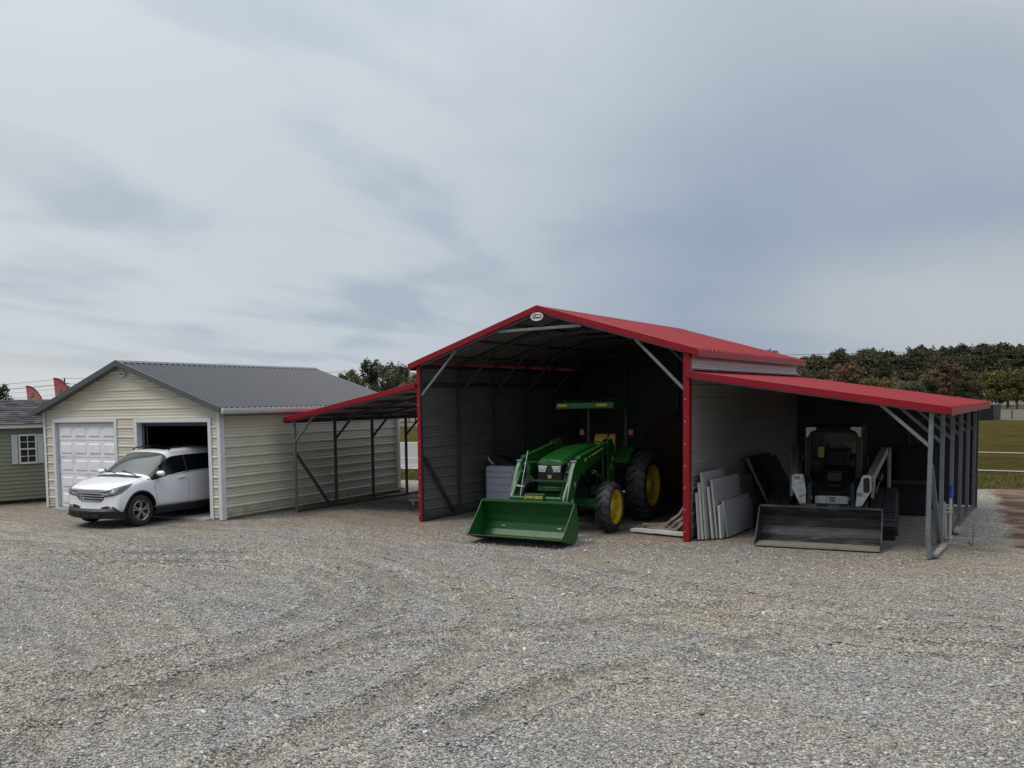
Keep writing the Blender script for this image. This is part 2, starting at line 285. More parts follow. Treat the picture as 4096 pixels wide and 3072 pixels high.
# ------------------------------------------------------------------ ground
def gmat(name, kind):
    m = bpy.data.materials.new(name); m.use_nodes = True; t = m.node_tree; n = t.nodes; l = t.links; p = n['Principled BSDF']
    p.inputs['Roughness'].default_value = .9; p.inputs['Specular IOR Level'].default_value = .25
    g = n.new('ShaderNodeNewGeometry'); P = g.outputs['Position']
    def noise(s, d=6, r=.6, sc=(1, 1, 1), dist=0):
        mp = n.new('ShaderNodeMapping'); mp.inputs['Scale'].default_value = sc; l.new(P, mp.inputs[0])
        a = n.new('ShaderNodeTexNoise'); a.inputs['Scale'].default_value = s; a.inputs['Detail'].default_value = d; a.inputs['Roughness'].default_value = r; a.inputs['Distortion'].default_value = dist
        l.new(mp.outputs[0], a.inputs[0]); return a.outputs[0]
    def rp(x, st):
        r = n.new('ShaderNodeValToRGB'); e = r.color_ramp.elements
        for i, (q, c) in enumerate(st):
            el = e[i] if i < 2 else e.new(q); el.position = q; el.color = (*c, 1)
        l.new(x, r.inputs[0]); return r.outputs[0]
    def mix(f, a, b, mode='MIX'):
        x = n.new('ShaderNodeMix'); x.data_type = 'RGBA'; x.blend_type = mode
        for i, v in ((0, f), (6, a), (7, b)):
            if isinstance(v, (int, float)): x.inputs[i].default_value = v
            elif isinstance(v, tuple): x.inputs[i].default_value = (*v, 1)
            else: l.new(v, x.inputs[i])
        return x.outputs[2]
    def mt(op, a, b=0., clamp=False):
        x = n.new('ShaderNodeMath'); x.operation = op; x.use_clamp = clamp
        for i, v in enumerate((a, b)):
            if isinstance(v, (int, float)): x.inputs[i].default_value = v
            else: l.new(v, x.inputs[i])
        return x.outputs[0]
    k = lambda v: (v, v, v)
    if kind == 'gravel':
        def vor(s, f='F1'):
            v = n.new('ShaderNodeTexVoronoi'); v.inputs['Scale'].default_value = s; v.feature = f
            w2 = n.new('ShaderNodeMapping'); w2.inputs['Scale'].default_value = (1, 1, 1.7); l.new(P, w2.inputs[0]); l.new(w2.outputs[0], v.inputs[0]); return v
        va = vor(55); vb = vor(26)
        sa = n.new('ShaderNodeSeparateColor'); l.new(va.outputs['Color'], sa.inputs[0])
        sb = n.new('ShaderNodeSeparateColor'); l.new(vb.outputs['Color'], sb.inputs[0])
        stone = rp(sa.outputs[0], [(0, (.12, .117, .11)), (.30, (.25, .243, .228)), (.75, (.38, .367, .342)), (.93, (.46, .445, .415)), (1, (.60, .585, .55))])
        gap = rp(va.outputs['Distance'], [(.42, k(1)), (.78, k(.25))])
        col = mix(1, stone, gap, 'MULTIPLY')
        big = rp(sb.outputs[1], [(0, k(.72)), (.5, k(.97)), (.9, k(1.08)), (1, k(1.35))])
        col = mix(.75, col, big, 'MULTIPLY')
        # broad variation: bluish, greenish and earthy patches
        patch = rp(noise(.30, 5, .55, (1, 1.5, 1), .6), [(.38, (.92, .94, .98)), (.55, (1.02, 1., .97)), (.70, (1.14, 1.05, .92))]); col = mix(1, col, patch, 'MULTIPLY')
        streak = rp(noise(1.1, 5, .6, (.55, 2.2, 1), 1.2), [(.33, k(.68)), (.5, k(1)), (.66, k(1.12))]); col = mix(1, col, streak, 'MULTIPLY')
        fine = rp(noise(9, 6, .75), [(.3, k(.58)), (.5, k(1)), (.7, k(1.32))]); col = mix(1, col, fine, 'MULTIPLY')
        # packed fines in the tyre tracks, loose pale stone thrown up beside them
        wr = n.new('ShaderNodeVertexColor'); wr.layer_name = 'wear_and_shade'; ws = n.new('ShaderNodeSeparateColor'); l.new(wr.outputs[0], ws.inputs[0])
        fines = mix(.62, (.150, .143, .130), col)
        col = mix(mt('MULTIPLY', ws.outputs[0], mt('ADD', .45, rp(noise(2.2, 5, .7), [(.3, k(.1)), (.7, k(.5))])), True), col, fines)
        col = mix(mt('MULTIPLY', ws.outputs[2], .65), col, (.105, .100, .092))  # dark line at each track edge: shade of the rut sides painted in
        col = mix(mt('MULTIPLY', ws.outputs[1], .25), col, mix(1, col, (1.25, 1.22, 1.16), 'MULTIPLY'))
        col = mix(1, col, (1.05, 1.0, .935), 'MULTIPLY')
        # earth showing through near the buildings
        s = n.new('ShaderNodeSeparateXYZ'); l.new(P, s.inputs[0])
        band = mt('SUBTRACT', 1., mt('DIVIDE', mt('ABSOLUTE', mt('ADD', s.outputs[1], 1.0)), 4.5), True)
        er = mt('MULTIPLY', band, rp(noise(.42, 5, .6, (.8, 1.5, 1), .5), [(.38, k(0)), (.52, k(1))]), True)
        earth = rp(noise(30, 6, .7), [(.3, (.085, .062, .045)), (.7, (.27, .215, .165))])
        col = mix(mt('MULTIPLY', er, .62), col, mix(.5, earth, mix(1, col, (1.05, .82, .62), 'MULTIPLY')))
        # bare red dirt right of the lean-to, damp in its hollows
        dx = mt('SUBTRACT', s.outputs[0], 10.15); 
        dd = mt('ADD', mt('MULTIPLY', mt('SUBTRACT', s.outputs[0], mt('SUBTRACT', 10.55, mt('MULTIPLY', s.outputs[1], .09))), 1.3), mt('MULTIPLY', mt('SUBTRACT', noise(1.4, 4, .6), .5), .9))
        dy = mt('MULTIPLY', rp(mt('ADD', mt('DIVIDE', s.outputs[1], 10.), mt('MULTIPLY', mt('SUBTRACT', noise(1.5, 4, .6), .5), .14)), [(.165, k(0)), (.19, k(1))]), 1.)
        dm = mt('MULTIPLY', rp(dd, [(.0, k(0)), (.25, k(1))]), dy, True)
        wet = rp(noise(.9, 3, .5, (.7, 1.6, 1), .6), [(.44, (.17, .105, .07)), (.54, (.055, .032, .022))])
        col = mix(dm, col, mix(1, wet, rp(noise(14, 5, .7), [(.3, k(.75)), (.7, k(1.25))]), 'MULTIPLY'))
        # inside of the sheds: worn brown earth
        ins = mt('MULTIPLY', rp(mt('DIVIDE', s.outputs[1], 10.), [(.03, k(0)), (.14, k(1))]), rp(mt('SUBTRACT', 1., mt('DIVIDE', s.outputs[1], 10.)), [(.18, k(0)), (.23, k(1))]), True)
        col = mix(mt('MULTIPLY', ins, mt('MULTIPLY', rp(mt('DIVIDE', s.outputs[0], 10.), [(.0, k(0)), (.03, k(1))]), rp(mt('SUBTRACT', 1.2, mt('DIVIDE', s.outputs[0], 10.)), [(.25, k(0)), (.28, k(1))]))), col, mix(.55, (.10, .075, .05), col))
        l.new(col, p.inputs['Base Color'])
        hgt = mt('ADD', mt('MULTIPLY', mt('SUBTRACT', 1., va.outputs['Distance']), .6), mt('ADD', mt('MULTIPLY', mt('SUBTRACT', 1., vb.outputs['Distance']), .9), mt('MULTIPLY', noise(9, 5, .7), 1.2)))
        b = n.new('ShaderNodeBump'); b.inputs['Strength'].default_value = .85; b.inputs['Distance'].default_value = .022; l.new(hgt, b.inputs['Height']); l.new(b.outputs[0], p.inputs['Normal'])
    elif kind == 'grass':
        p.inputs['Specular IOR Level'].default_value = .0
        col = rp(noise(.5, 8, .7, (1, 1, 1), .4), [(.30, (.036, .034, .010)), (.5, (.072, .061, .020)), (.70, (.105, .084, .030))])
        col = mix(1, col, rp(noise(6, 7, .8, (1, 1, 1)), [(.3, k(.50)), (.5, k(.95)), (.7, k(1.5))]), 'MULTIPLY')
        col = mix(rp(noise(1.1, 6, .65), [(.58, k(0)), (.72, k(.7))]), col, (.12, .085, .03))
        l.new(col, p.inputs['Base Color'])
        b = n.new('ShaderNodeBump'); b.inputs['Strength'].default_value = 1; b.inputs['Distance'].default_value = .15; l.new(noise(5, 7, .8), b.inputs['Height']); l.new(b.outputs[0], p.inputs['Normal'])
    elif kind == 'road':
        col = rp(noise(1.2, 7, .65, (1, 1, 1)), [(.3, (.15, .145, .142)), (.7, (.21, .20, .195))]); l.new(col, p.inputs['Base Color'])
    elif kind == 'field':
        col = rp(noise(.35, 8, .7, (1, 1, 1)), [(.3, (.085, .075, .058)), (.7, (.14, .125, .10))]); l.new(col, p.inputs['Base Color'])
        b = n.new('ShaderNodeBump'); b.inputs['Distance'].default_value = .2; l.new(noise(2, 7, .8), b.inputs['Height']); l.new(b.outputs[0], p.inputs['Normal'])
    elif kind == 'pale':
        col = rp(noise(3, 7, .65), [(.3, (.22, .20, .185)), (.7, (.31, .285, .265))]); l.new(col, p.inputs['Base Color'])
    return m
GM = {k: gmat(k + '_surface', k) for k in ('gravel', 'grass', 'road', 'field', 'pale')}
mb = MB(); mb.add([(-900, -500, -.10), (700, -500, -.10), (700, 1100, -.10), (-900, 1100, -.10)], [(0, 1, 2, 3)])
tag(mb.build('ground', GM['grass']), kind='structure')
mb = MB(); mb.add([(-200, 65, -.085), (-54, 75, -.085), (4, 88, -.085), (30, 75, -.085), (140, 20, -.085), (300, 120, -.085), (-60, 330, -.085), (-330, 160, -.085)], [tuple(range(8))])
tag(mb.build('field', GM['field']), kind='structure')
# gravel lot: a fine sheet with shallow ruts
def sstep(a, b, x): x = np.clip((x - a) / (b - a), 0, 1); return x * x * (3 - 2 * x)
def vn(x, y, s, seed):
    out = np.zeros_like(x); rng = np.random.RandomState(seed)
    for k in range(9):
        a = rng.rand() * 6.283; f = s * (.6 + rng.rand() * 1.3); out += np.sin(x * math.cos(a) * f + y * math.sin(a) * f + rng.rand() * 6.283 + 1.3 * np.sin(y * f * .37 + x * .21 * f + k))
    return out / 9
TRK = [[(-2.6, -6.6), (-.48, -5.09), (.4, -4.86), (1.68, -4.89), (2.99, -5.48), (3.8, -6.16), (4.32, -7.0), (4.63, -7.93), (4.75, -8.93), (4.77, -10.0), (4.6, -10.95), (4.27, -11.82), (3.6, -13.2)],
 [(-1.6, -7.2), (-.32, -6.07), (.93, -5.82), (2.34, -6.08), (3.3, -6.75), (3.75, -7.6), (3.95, -8.4), (4.02, -9.3), (3.9, -10.3), (3.6, -11.4), (3.0, -12.8)],
 [(5.1, -10.4), (5.2, -9.15), (5.3, -8.28), (5.74, -7.77), (6.3, -7.4), (6.66, -6.95), (7.11, -6.11), (7.69, -5.47), (8.2, -4.2)],
 [(7.4, -10.2), (7.58, -8.97), (7.76, -8.22), (8.07, -7.66), (8.5, -6.51), (8.99, -5.76), (9.6, -5.2), (10.4, -4.6)],
 [(.9, -3.2), (2.84, -4.21), (4.43, -5.22), (5.45, -6.3), (6.16, -7.69), (6.48, -8.89), (6.6, -10.05), (6.5, -11.6)],
 [(3.2, -2.0), (4.6, -3.9), (6.6, -5.0), (9.0, -5.6), (11.5, -5.3), (14, -4.0)], [(4.6, -2.0), (5.8, -3.4), (7.3, -4.0), (9.2, -4.2), (11.8, -3.7), (14, -2.4)]]
def spl(p, n=10):
    p = np.array([p[0]] + list(p) + [p[-1]], float); o_ = []
    for i in range(1, len(p) - 2):
        for k in range(n):
            t = k / n; a, b, c, d = p[i - 1:i + 3]; o_.append(.5 * (2 * b + (c - a) * t + (2 * a - 5 * b + 4 * c - d) * t * t + (3 * b - 3 * c + d - a) * t ** 3))
    return np.array(o_ + [p[-2]])
TRS = [spl(t) for t in TRK]
def track_d(x, y):
    best = np.full(x.shape, 9.); side = np.zeros(x.shape); arc = np.zeros(x.shape)
    for T_ in TRS:
        s0 = 0.
        for a, b in zip(T_[:-1], T_[1:]):
            m = (np.abs(x - a[0]) < 1.2) & (np.abs(y - a[1]) < 1.2)
            l_ = float(np.hypot(*(b - a)))
            if m.any():
                px_ = x[m] - a[0]; py_ = y[m] - a[1]; ux, uy = (b - a) / max(l_, 1e-9); tt = np.clip(px_ * ux + py_ * uy, 0, l_)
                d = np.hypot(px_ - tt * ux, py_ - tt * uy); bb = best[m]; ss = arc[m]; w_ = d < bb; bb[w_] = d[w_]; ss[w_] = (s0 + tt)[w_]; best[m] = bb; arc[m] = ss
            s0 += l_
    return best, arc
def lot_h(x, y):
    h = .035 * vn(x, y, .9, 3) + .018 * vn(x, y, 3.1, 5) + .006 * vn(x, y, 9., 6)
    for cx, cy, r, w, d in ((-3, -19, 10.5, .13, .022), (-3, -19, 12.1, .13, .020)):
        q = np.hypot(x - cx, y - cy) + .25 * vn(x, y, .5, int(r)) - r
        h += 1.5 * d * (-np.exp(-(q / w) ** 2) + .8 * np.exp(-((np.abs(q) - 2.1 * w) / (w * .6)) ** 2)) * (.4 + .6 * np.clip(vn(x, y, .45, int(r) + 9) * 2 + .5, 0, 1))
    d_, ar = track_d(x, y); fade = .55 + .45 * np.clip(vn(x, y, 1.1, 44) * 2.2 + .5, 0, 1)
    h += fade * (-.045 * np.exp(-(d_ / .17) ** 4) + .045 * np.exp(-((d_ - .30) / .09) ** 2) + .016 * np.exp(-(d_ / .15) ** 4) * np.sin(ar * 42 + d_ * 16))
    fl = sstep(-5., -2., y)                     # level under and close to the buildings
    return h * (1 - fl) - .012 * fl + .004 * vn(x, y, 7, 8) * fl
def lot_far(x):                                 # far edge of the gravel
    return np.where(x < 9.2, 9.3 + (x + 6.85) * .24, 13.2 + (x - 9.2) * .6)
nx, ny = 560, 430
xs = np.linspace(-30, 22, nx); ty = np.linspace(0, 1, ny)
X, T = np.meshgrid(xs, ty); YF = lot_far(X) + .5 * vn(X, X * .3, 1.9, 4); Y = -22 + T * (YF + 22)
Z = lot_h(X, Y)
ed = np.minimum(np.minimum((X + 30) / 1., (22 - X) / 1.), (1 - T) * (YF + 22) / .5); Z = np.where(ed < 1, Z * np.clip(ed, 0, 1) - .13 * (1 - np.clip(ed, 0, 1)), Z)
V = np.stack([X, Y, Z], -1).reshape(-1, 3)
me = bpy.data.meshes.new('gravel_lot')
ii = np.arange(nx * ny).reshape(ny, nx); F = np.stack([ii[:-1, :-1], ii[:-1, 1:], ii[1:, 1:], ii[1:, :-1]], -1).reshape(-1, 4)
me.from_pydata(V.tolist(), [], F.tolist())
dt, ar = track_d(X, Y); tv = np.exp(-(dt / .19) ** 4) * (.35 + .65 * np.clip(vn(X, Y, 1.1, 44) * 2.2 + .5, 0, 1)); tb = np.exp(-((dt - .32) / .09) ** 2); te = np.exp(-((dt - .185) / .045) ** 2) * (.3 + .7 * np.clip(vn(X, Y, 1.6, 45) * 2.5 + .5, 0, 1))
ca_ = me.color_attributes.new('wear_and_shade', 'FLOAT_COLOR', 'POINT'); ca_.data.foreach_set('color', np.stack([tv, tb, te, tv * 0 + 1], -1).astype(np.float32).ravel())
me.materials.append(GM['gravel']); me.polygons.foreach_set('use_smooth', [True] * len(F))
o = bpy.data.objects.new('gravel_ground', me); C.objects.link(o); tag(o, kind='structure')
# loose stones near the camera: one object, colours per stone in an attribute
def stones():
    rng = np.random.RandomState(11)
    ph = (1 + 5 ** .5) / 2
    ico = np.array([(-1, ph, 0), (1, ph, 0), (-1, -ph, 0), (1, -ph, 0), (0, -1, ph), (0, 1, ph), (0, -1, -ph), (0, 1, -ph), (ph, 0, -1), (ph, 0, 1), (-ph, 0, -1), (-ph, 0, 1)]) / 1.9
    fc = np.array([(0, 11, 5), (0, 5, 1), (0, 1, 7), (0, 7, 10), (0, 10, 11), (1, 5, 9), (5, 11, 4), (11, 10, 2), (10, 7, 6), (7, 1, 8), (3, 9, 4), (3, 4, 2), (3, 2, 6), (3, 6, 8), (3, 8, 9), (4, 9, 5), (2, 4, 11), (6, 2, 10), (8, 6, 7), (9, 8, 1)])
    n = 420000
    d = 3.0 + 15.5 * rng.rand(n) ** 1.15; a = rng.uniform(-.62, .80, n)          # polar around the camera foot
    fx, fy = -.605, .793; ca, sa = np.cos(a), np.sin(a)
    x = CP.x + d * (fx * ca + fy * sa); y = CP.y + d * (fy * ca - fx * sa)
    keep = rng.rand(n) < np.clip(1.25 - d / 17.5, 0, 1) * d / 12.
    keep &= (y < -.2); dd_, _a = track_d(x, y); keep &= (dd_ > .18) | (rng.rand(n) < .12)
    x, y, d = x[keep], y[keep], d[keep]; n = len(x)
    size = .0064 * np.exp(rng.randn(n) * .36) * (1 + .03 * d); size = np.where(rng.rand(n) < .012, size * 2.0, size); size = np.minimum(size, .032)
    sc = np.stack([1 + .5 * rng.rand(n), .8 + .3 * rng.rand(n), .35 + .35 * rng.rand(n)], -1) * size[:, None]
    v = ico[None] * (1 + .35 * (rng.rand(n, 12, 1) - .5)) * sc[:, None, :]
    th = rng.rand(n) * 6.283; c, s_ = np.cos(th), np.sin(th); tl = rng.randn(n) * .35
    zz = v[..., 2] + v[..., 0] * tl[:, None]; xx = v[..., 0] - v[..., 2] * tl[:, None]
    vx = xx * c[:, None] - v[..., 1] * s_[:, None] + x[:, None]; vy = xx * s_[:, None] + v[..., 1] * c[:, None] + y[:, None]
    vz = zz + (lot_h(x, y) + size * .25)[:, None]
    P = np.stack([vx, vy, vz], -1).reshape(-1, 3).astype(np.float32)
    T = (fc[None] + (np.arange(n) * 12)[:, None, None]).reshape(-1).astype(np.int32)
    me = bpy.data.meshes.new('stones'); me.vertices.add(n * 12); me.vertices.foreach_set('co', P.ravel())
    me.loops.add(len(T)); me.loops.foreach_set('vertex_index', T); me.polygons.add(len(T) // 3)
    me.polygons.foreach_set('loop_start', np.arange(0, len(T), 3, dtype=np.int32))
    tone = rng.choice([.17, .22, .27, .31, .36, .43, .56], n, p=[.09, .18, .28, .25, .14, .053, .007]) * (1 + .2 * (rng.rand(n) - .5))
    warm = rng.randn(n) * .035
    col = np.stack([tone * (1 + warm), tone * (.975 + warm * .2), tone * (.925 - warm * 1.3), np.ones(n)], -1)
    at = me.color_attributes.new('stone', 'FLOAT_COLOR', 'POINT'); at.data.foreach_set('color', np.repeat(col, 12, 0).astype(np.float32).ravel())
    me.update(calc_edges=True)
    m = bpy.data.materials.new('loose_stone'); m.use_nodes = True; a = m.node_tree.nodes.new('ShaderNodeVertexColor'); a.layer_name = 'stone'
    p = m.node_tree.nodes['Principled BSDF']; p.inputs['Roughness'].default_value = .85; p.inputs['Specular IOR Level'].default_value = .3; m.node_tree.links.new(a.outputs[0], p.inputs['Base Color'])
    me.materials.append(m); o = bpy.data.objects.new('gravel_stones', me); C.objects.link(o)
    tag(o, 'loose grey crushed stones covering the lot', 'gravel', kind='stuff'); print('stones', n)
stones()
# road seen through the gap, with its white lines; pale paths to the right
rd = Vector((.80, .60, 0)); rn = Vector((-.60, .80, 0)); o0 = Vector((-10.9, 14.8, 0))
def strip(name, off0, off1, z, a0, a1, mt_, kind='structure'):
    mb = MB(); n = 24
    def pt(s, off):                             # straight road that bends away behind the big shed
        b = max(0., s - 9.); c = o0 + rd * s + rn * off
        return c + rn * (b * b * .035)
    vs = []
    for i in range(n + 1):
        s = a0 + (a1 - a0) * i / n; vs += [pt(s, off0) + Vector((0, 0, z)), pt(s, off1) + Vector((0, 0, z))]
    mb.add(vs, [(2 * i, 2 * i + 1, 2 * i + 3, 2 * i + 2) for i in range(n)]); return tag(mb.build(name, mt_), kind=kind)
strip('road_shoulder', -1.2, .4, -.075, -60, 26, GM['pale'])
strip('road', .2, 25.5, -.070, -60, 26, GM['road'])
for off in (.9, 6.6, 24.6): strip('road_marking', off, off + (.22 if off < 20 else .5), -.064, -60, 26, M['white'])
for (ax, ay), (bx, by), wd in (((7.2, 20.45), (40, 16.2), .30), ((6.2, 31.8), (50, 20), .42)):
    mb = MB(); mb.add([(ax, ay, -.08), (bx, by, -.08), (bx, by + wd, -.08), (ax, ay + wd * 1.4, -.08)], [(0, 1, 2, 3)]); tag(mb.build('path', GM['pale']), kind='structure')
# ------------------------------------------------------------------ the red roofed shed with its two lean-tos
W_, H_, RR, LB = 5.711, 3.348, .907, 7.82
LWR, LTR, LBR, LWL, LTL, LBL = 3.722, 2.905, 2.261, 3.70, 2.878, 2.214
BAY = [i * 1.524 for i in range(6)]
barn = thing('open_shed', 'open steel shed with red metal roof and a lean-to on each side', 'shed')
slope = Vector((W_ / 2, 0, RR)); sln = slope.length; su = slope / sln
F0, F1 = -.06, LB + .10
def roof_sheet(name, eave, ridge, mt_, parent, y0, y1, ph=0., pitch=PITCH, h=.034):
    e = Vector(eave); r = Vector(ridge); d = (r - e); l = d.length; d.normalize()
    nn = d.cross(Vector((0, 1, 0))); nn = nn if nn.z > 0 else -nn; nn.normalize()
    mb = MB(); ribbed(mb, (e.x, 0, e.z), d, (0, 1, 0), nn, y0, y1, lambda b: [(0, l)], ph=ph, h=h, pitch=pitch, minor=False)
    # sheet end at the eave keeps the scalloped rib ends; a second skin gives the metal its thickness
    o_ = mb.build(name, mt_, parent, fix=False); md = o_.modifiers.new('th', 'SOLIDIFY'); md.thickness = .004; md.offset = -1; md.use_rim = True
    if len(mt_) > 1: md.material_offset = 1
    return o_
OH = .21
top = Vector((W_ / 2, 0, H_ + RR + .085))
roof_sheet('roof', (W_ + OH, 0, H_ + .085 - RR / (W_ / 2) * OH), top, [M['red'], M['under']], barn, F0, F1)
roof_sheet('roof', (-OH, 0, H_ + .085 - RR / (W_ / 2) * OH), top, [M['red'], M['under']], barn, F0, F1)
mb = MB(); rc = Vector((W_ / 2, 0, H_ + RR + .125))
for s in (-1, 1): mb.prism([rc + Vector((0, F0 - .02, 0)), rc + Vector((s * .17, F0 - .02, -.17 * RR / (W_ / 2) )), rc + Vector((s * .17, F0 - .02, -.17 * RR / (W_ / 2) - .008)), rc + Vector((0, F0 - .02, -.008))], (0, F1 - F0 + .04, 0))
mb.build('ridge_cap', M['redtrim'], barn)
mb = MB()
def rake(mb, a, b, h=.125, t=.05, dz=.03, y=None):
    y = F0 - .028 if y is None else y
    a = Vector(a); b = Vector(b); mb.prism([(a.x, y, a.z + dz), (b.x, y, b.z + dz), (b.x, y, b.z + dz - h), (a.x, y, a.z + dz - h)], (0, t, 0))
EZ = H_ + .085 - RR / (W_ / 2) * OH
for a_, b_, y_ in (((-OH - .03, 0, EZ - .01), (W_ / 2, 0, H_ + RR + .1), None), ((W_ / 2, 0, H_ + RR + .1), (W_ + OH + .03, 0, EZ - .01), None), ((-OH, 0, EZ), (W_ / 2, 0, H_ + RR + .085), F1 - .02), ((W_ / 2, 0, H_ + RR + .085), (W_ + OH, 0, EZ), F1 - .02)):
    mb = MB(); rake(mb, a_, b_, y=y_); mb.build('roof_trim', M['redtrim'], barn, bevel=.006)
for x in (-OH - .005, W_ + OH + .005):
    mb = MB(); mb.bb(x - .012 * (x < 0), x + .012 * (x > 0), F0 + .03, F1 - .03, EZ - .115, EZ - .006); mb.k = 1; q_ = -1 if x > 0 else 1; mb.bb(min(x, x + q_ * .012) + .001 * (x < 0), max(x, x + q_ * .012) - .001 * (x > 0), F0 + .03, F1 - .03, EZ - .115, EZ - .006); mb.build('eave_trim', [M['redtrim'], M['galvd']], barn)
# lean-to roofs
def lean(side):
    if side > 0: a, za, b, zb = W_ + .03, LTR + .075, W_ + LWR + .25, None; sl_ = (LTR - LBR) / LWR; zb = za - sl_ * (b - a)
    else: a, za, b, zb = -.03, LTL + .075, -LWL - .25, None; sl_ = (LTL - LBL) / LWL; zb = za - sl_ * (abs(b) - .03)
    roof_sheet('lean_to_roof', (b, 0, zb), (a, 0, za), [M['red'], M['under']], barn, F0, F1 if side > 0 else BAY[-1] + .25)
    mb = MB(); y1 = F1 if side > 0 else BAY[-1] + .25
    aa = a if side > 0 else a - .03
    rake(mb, (aa, 0, za), (b, 0, zb - .01), h=.12, dz=.035); mb.build('lean_to_trim', M['redtrim'], barn, bevel=.006)
    mb = MB(); rake(mb, (aa, 0, za), (b, 0, zb - .01), h=.12, dz=.025, y=y1 - .02)
    mb.build('lean_to_trim', M['redtrim'], barn, bevel=.006)
    mb = MB(); mb.bb(b, b + side * .012, F0 + .03, y1 - .03, zb - .115, zb - .008); mb.k = 1; mb.bb(b - side * .012, b - side * .001, F0 + .03, y1 - .03, zb - .115, zb - .008); mb.build('eave_trim', [M['redtrim'], M['galvd']], barn)
lean(1); lean(-1)
# walls
def lw(name, x, nrm, z0, z1, mt_, ph=0.):
    mb = MB(); ribbed(mb, (x, .045, 0), (0, 1, 0), (0, 0, 1), (nrm, 0, 0), z0, z1, lambda b: [(0, LB)], ph=ph)
    mb.build(name, mt_, barn, fix=False).modifiers.new('th', 'SOLIDIFY').thickness = .003
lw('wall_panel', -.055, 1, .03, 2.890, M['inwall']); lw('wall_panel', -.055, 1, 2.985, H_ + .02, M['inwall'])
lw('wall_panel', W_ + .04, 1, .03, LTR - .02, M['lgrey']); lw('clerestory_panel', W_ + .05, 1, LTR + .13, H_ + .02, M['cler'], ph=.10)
mb = MB()
def back_span(z):
    # the back wall runs behind the middle bay and the right lean-to
    x0 = -.065; x1 = W_ + LWR
    if z > LBR: x1 = W_ + LWR * max(0, (LTR - z) / (LTR - LBR)) if z < LTR else W_
    if z > H_: k_ = (z - H_) / RR; x0 = W_ / 2 * k_; x1 = W_ - W_ / 2 * k_
    return [(x0, x1)]
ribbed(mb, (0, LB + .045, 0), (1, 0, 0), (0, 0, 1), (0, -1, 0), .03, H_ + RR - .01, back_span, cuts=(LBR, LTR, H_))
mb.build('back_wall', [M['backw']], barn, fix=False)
mb = MB(); mb.bb(W_ + LWR - .02, W_ + LWR + .06, LB - .03, LB + .06, 0, LBR + .03); mb.build('corner_trim', M['galvd'], barn)
# frame
TB = .062
def bar(name, a, b, m='galv', w=TB, h=TB, lab=None):
    mb = MB(); mb.bar(a, b, w, h); o_ = mb.build(name, M[m], barn, bevel=.006)
    return o_
for i, y in enumerate(BAY):
    yy = y + (.035 if i == 0 else 0); m_ = 'galv' if i == 0 else 'galvd'  # frames behind the front one: darker steel, the shed's shade put in the colour
    bar('post', (0.0, yy, 0), (0.0, yy, H_), 'galvd'); bar('post', (W_, yy, 0), (W_, yy, H_), 'galvd')
    bar('rafter', (0, yy, H_), (W_ / 2, yy, H_ + RR), m_); bar('rafter', (W_, yy, H_), (W_ / 2, yy, H_ + RR), m_)
    bar('collar_tie', (1.96, yy - .05, 3.935), (W_ - 1.96, yy - .05, 3.935), m_, .035, .055)
    bar('knee_brace', (.03, yy, 2.70), (.93, yy, 3.62), m_, .05, .05); bar('knee_brace', (W_ - .03, yy, 2.68), (W_ - .93, yy, 3.62), m_, .05, .05)
    # lean-to frames
    if i == 0:
        mb = MB(); mb.bar((W_ + LWR + .01, yy, 0), (W_ + LWR - .02, yy, .30), TB, TB).bar((W_ + LWR - .02, yy, .28), (W_ + LWR, yy, LBR), TB, TB)
        mb.build('post', M['galv'], barn, bevel=.006)
    else: bar('post', (W_ + LWR, yy, 0), (W_ + LWR, yy, LBR), 'galv')
    bar('rafter', (W_, yy, LTR), (W_ + LWR + .12, yy, LBR - .02), m_)
    bar('knee_brace', (W_ + LWR - .02, yy, 1.72), (W_ + LWR - .68, yy, LBR + .10), 'galv', .05, .05)
    bar('post', (-LWL, yy, 0), (-LWL, yy, LBL), 'galvd' if i else 'galv')
    bar('rafter', (0, yy, LTL), (-LWL - .12, yy, LBL - .02), m_)
    bar('knee_brace', (-LWL + .02, yy, 1.70), (-LWL + .64, yy, LBL + .10), 'galvd' if i else 'galv', .05, .05)
for x in (0, W_): bar('base_rail', (x, .07, .03), (x, LB, .03), 'galvd')
bar('base_rail', (-LWL, .07, .035), (-LWL, BAY[-1], .035), 'galvd'); bar('base_rail', (W_ + LWR, .07, .035), (W_ + LWR, LB, .035), 'galvd')
bar('eave_rail', (0, .07, 2.942), (0, LB, 2.942), 'galvd', .05, .09); bar('eave_rail', (-.025, .07, H_ - .02), (-.025, LB, H_ - .02), 'galvd')
bar('corner_brace', (-LWL, .06, 1.42), (-LWL, 1.28, .05), 'galvd'); bar('corner_brace', (.03, .08, 1.42), (.03, 1.28, .05), 'galvd'); bar('corner_brace', (W_ + LWR, .08, 1.42), (W_ + LWR, 1.40, .05), 'galv')
for x in (1.40, 2.83, 4.3, 6.93, 8.16): bar('post', (x, LB - .01, 0), (x, LB - .01, (H_ + RR * (1 - abs(x - W_ / 2) / (W_ / 2)) if x < W_ else LTR - (x - W_) * (LTR - LBR) / LWR)), 'galvd')
bar('knee_brace', (.05, LB - .05, 3.42), (1.75, LB - .05, 3.97), 'galv', .04, .04)
for s in (0, 1):                                # purlins under the sheets
    for q in (.12, .42, .72, .95):
        x = W_ / 2 * q if s == 0 else W_ - W_ / 2 * q; z = H_ + RR * q + .045
        mb = MB(); mb.bb(x - .05, x + .05, .0, LB, z, z + .028); mb.build('purlin', M['under'], barn)
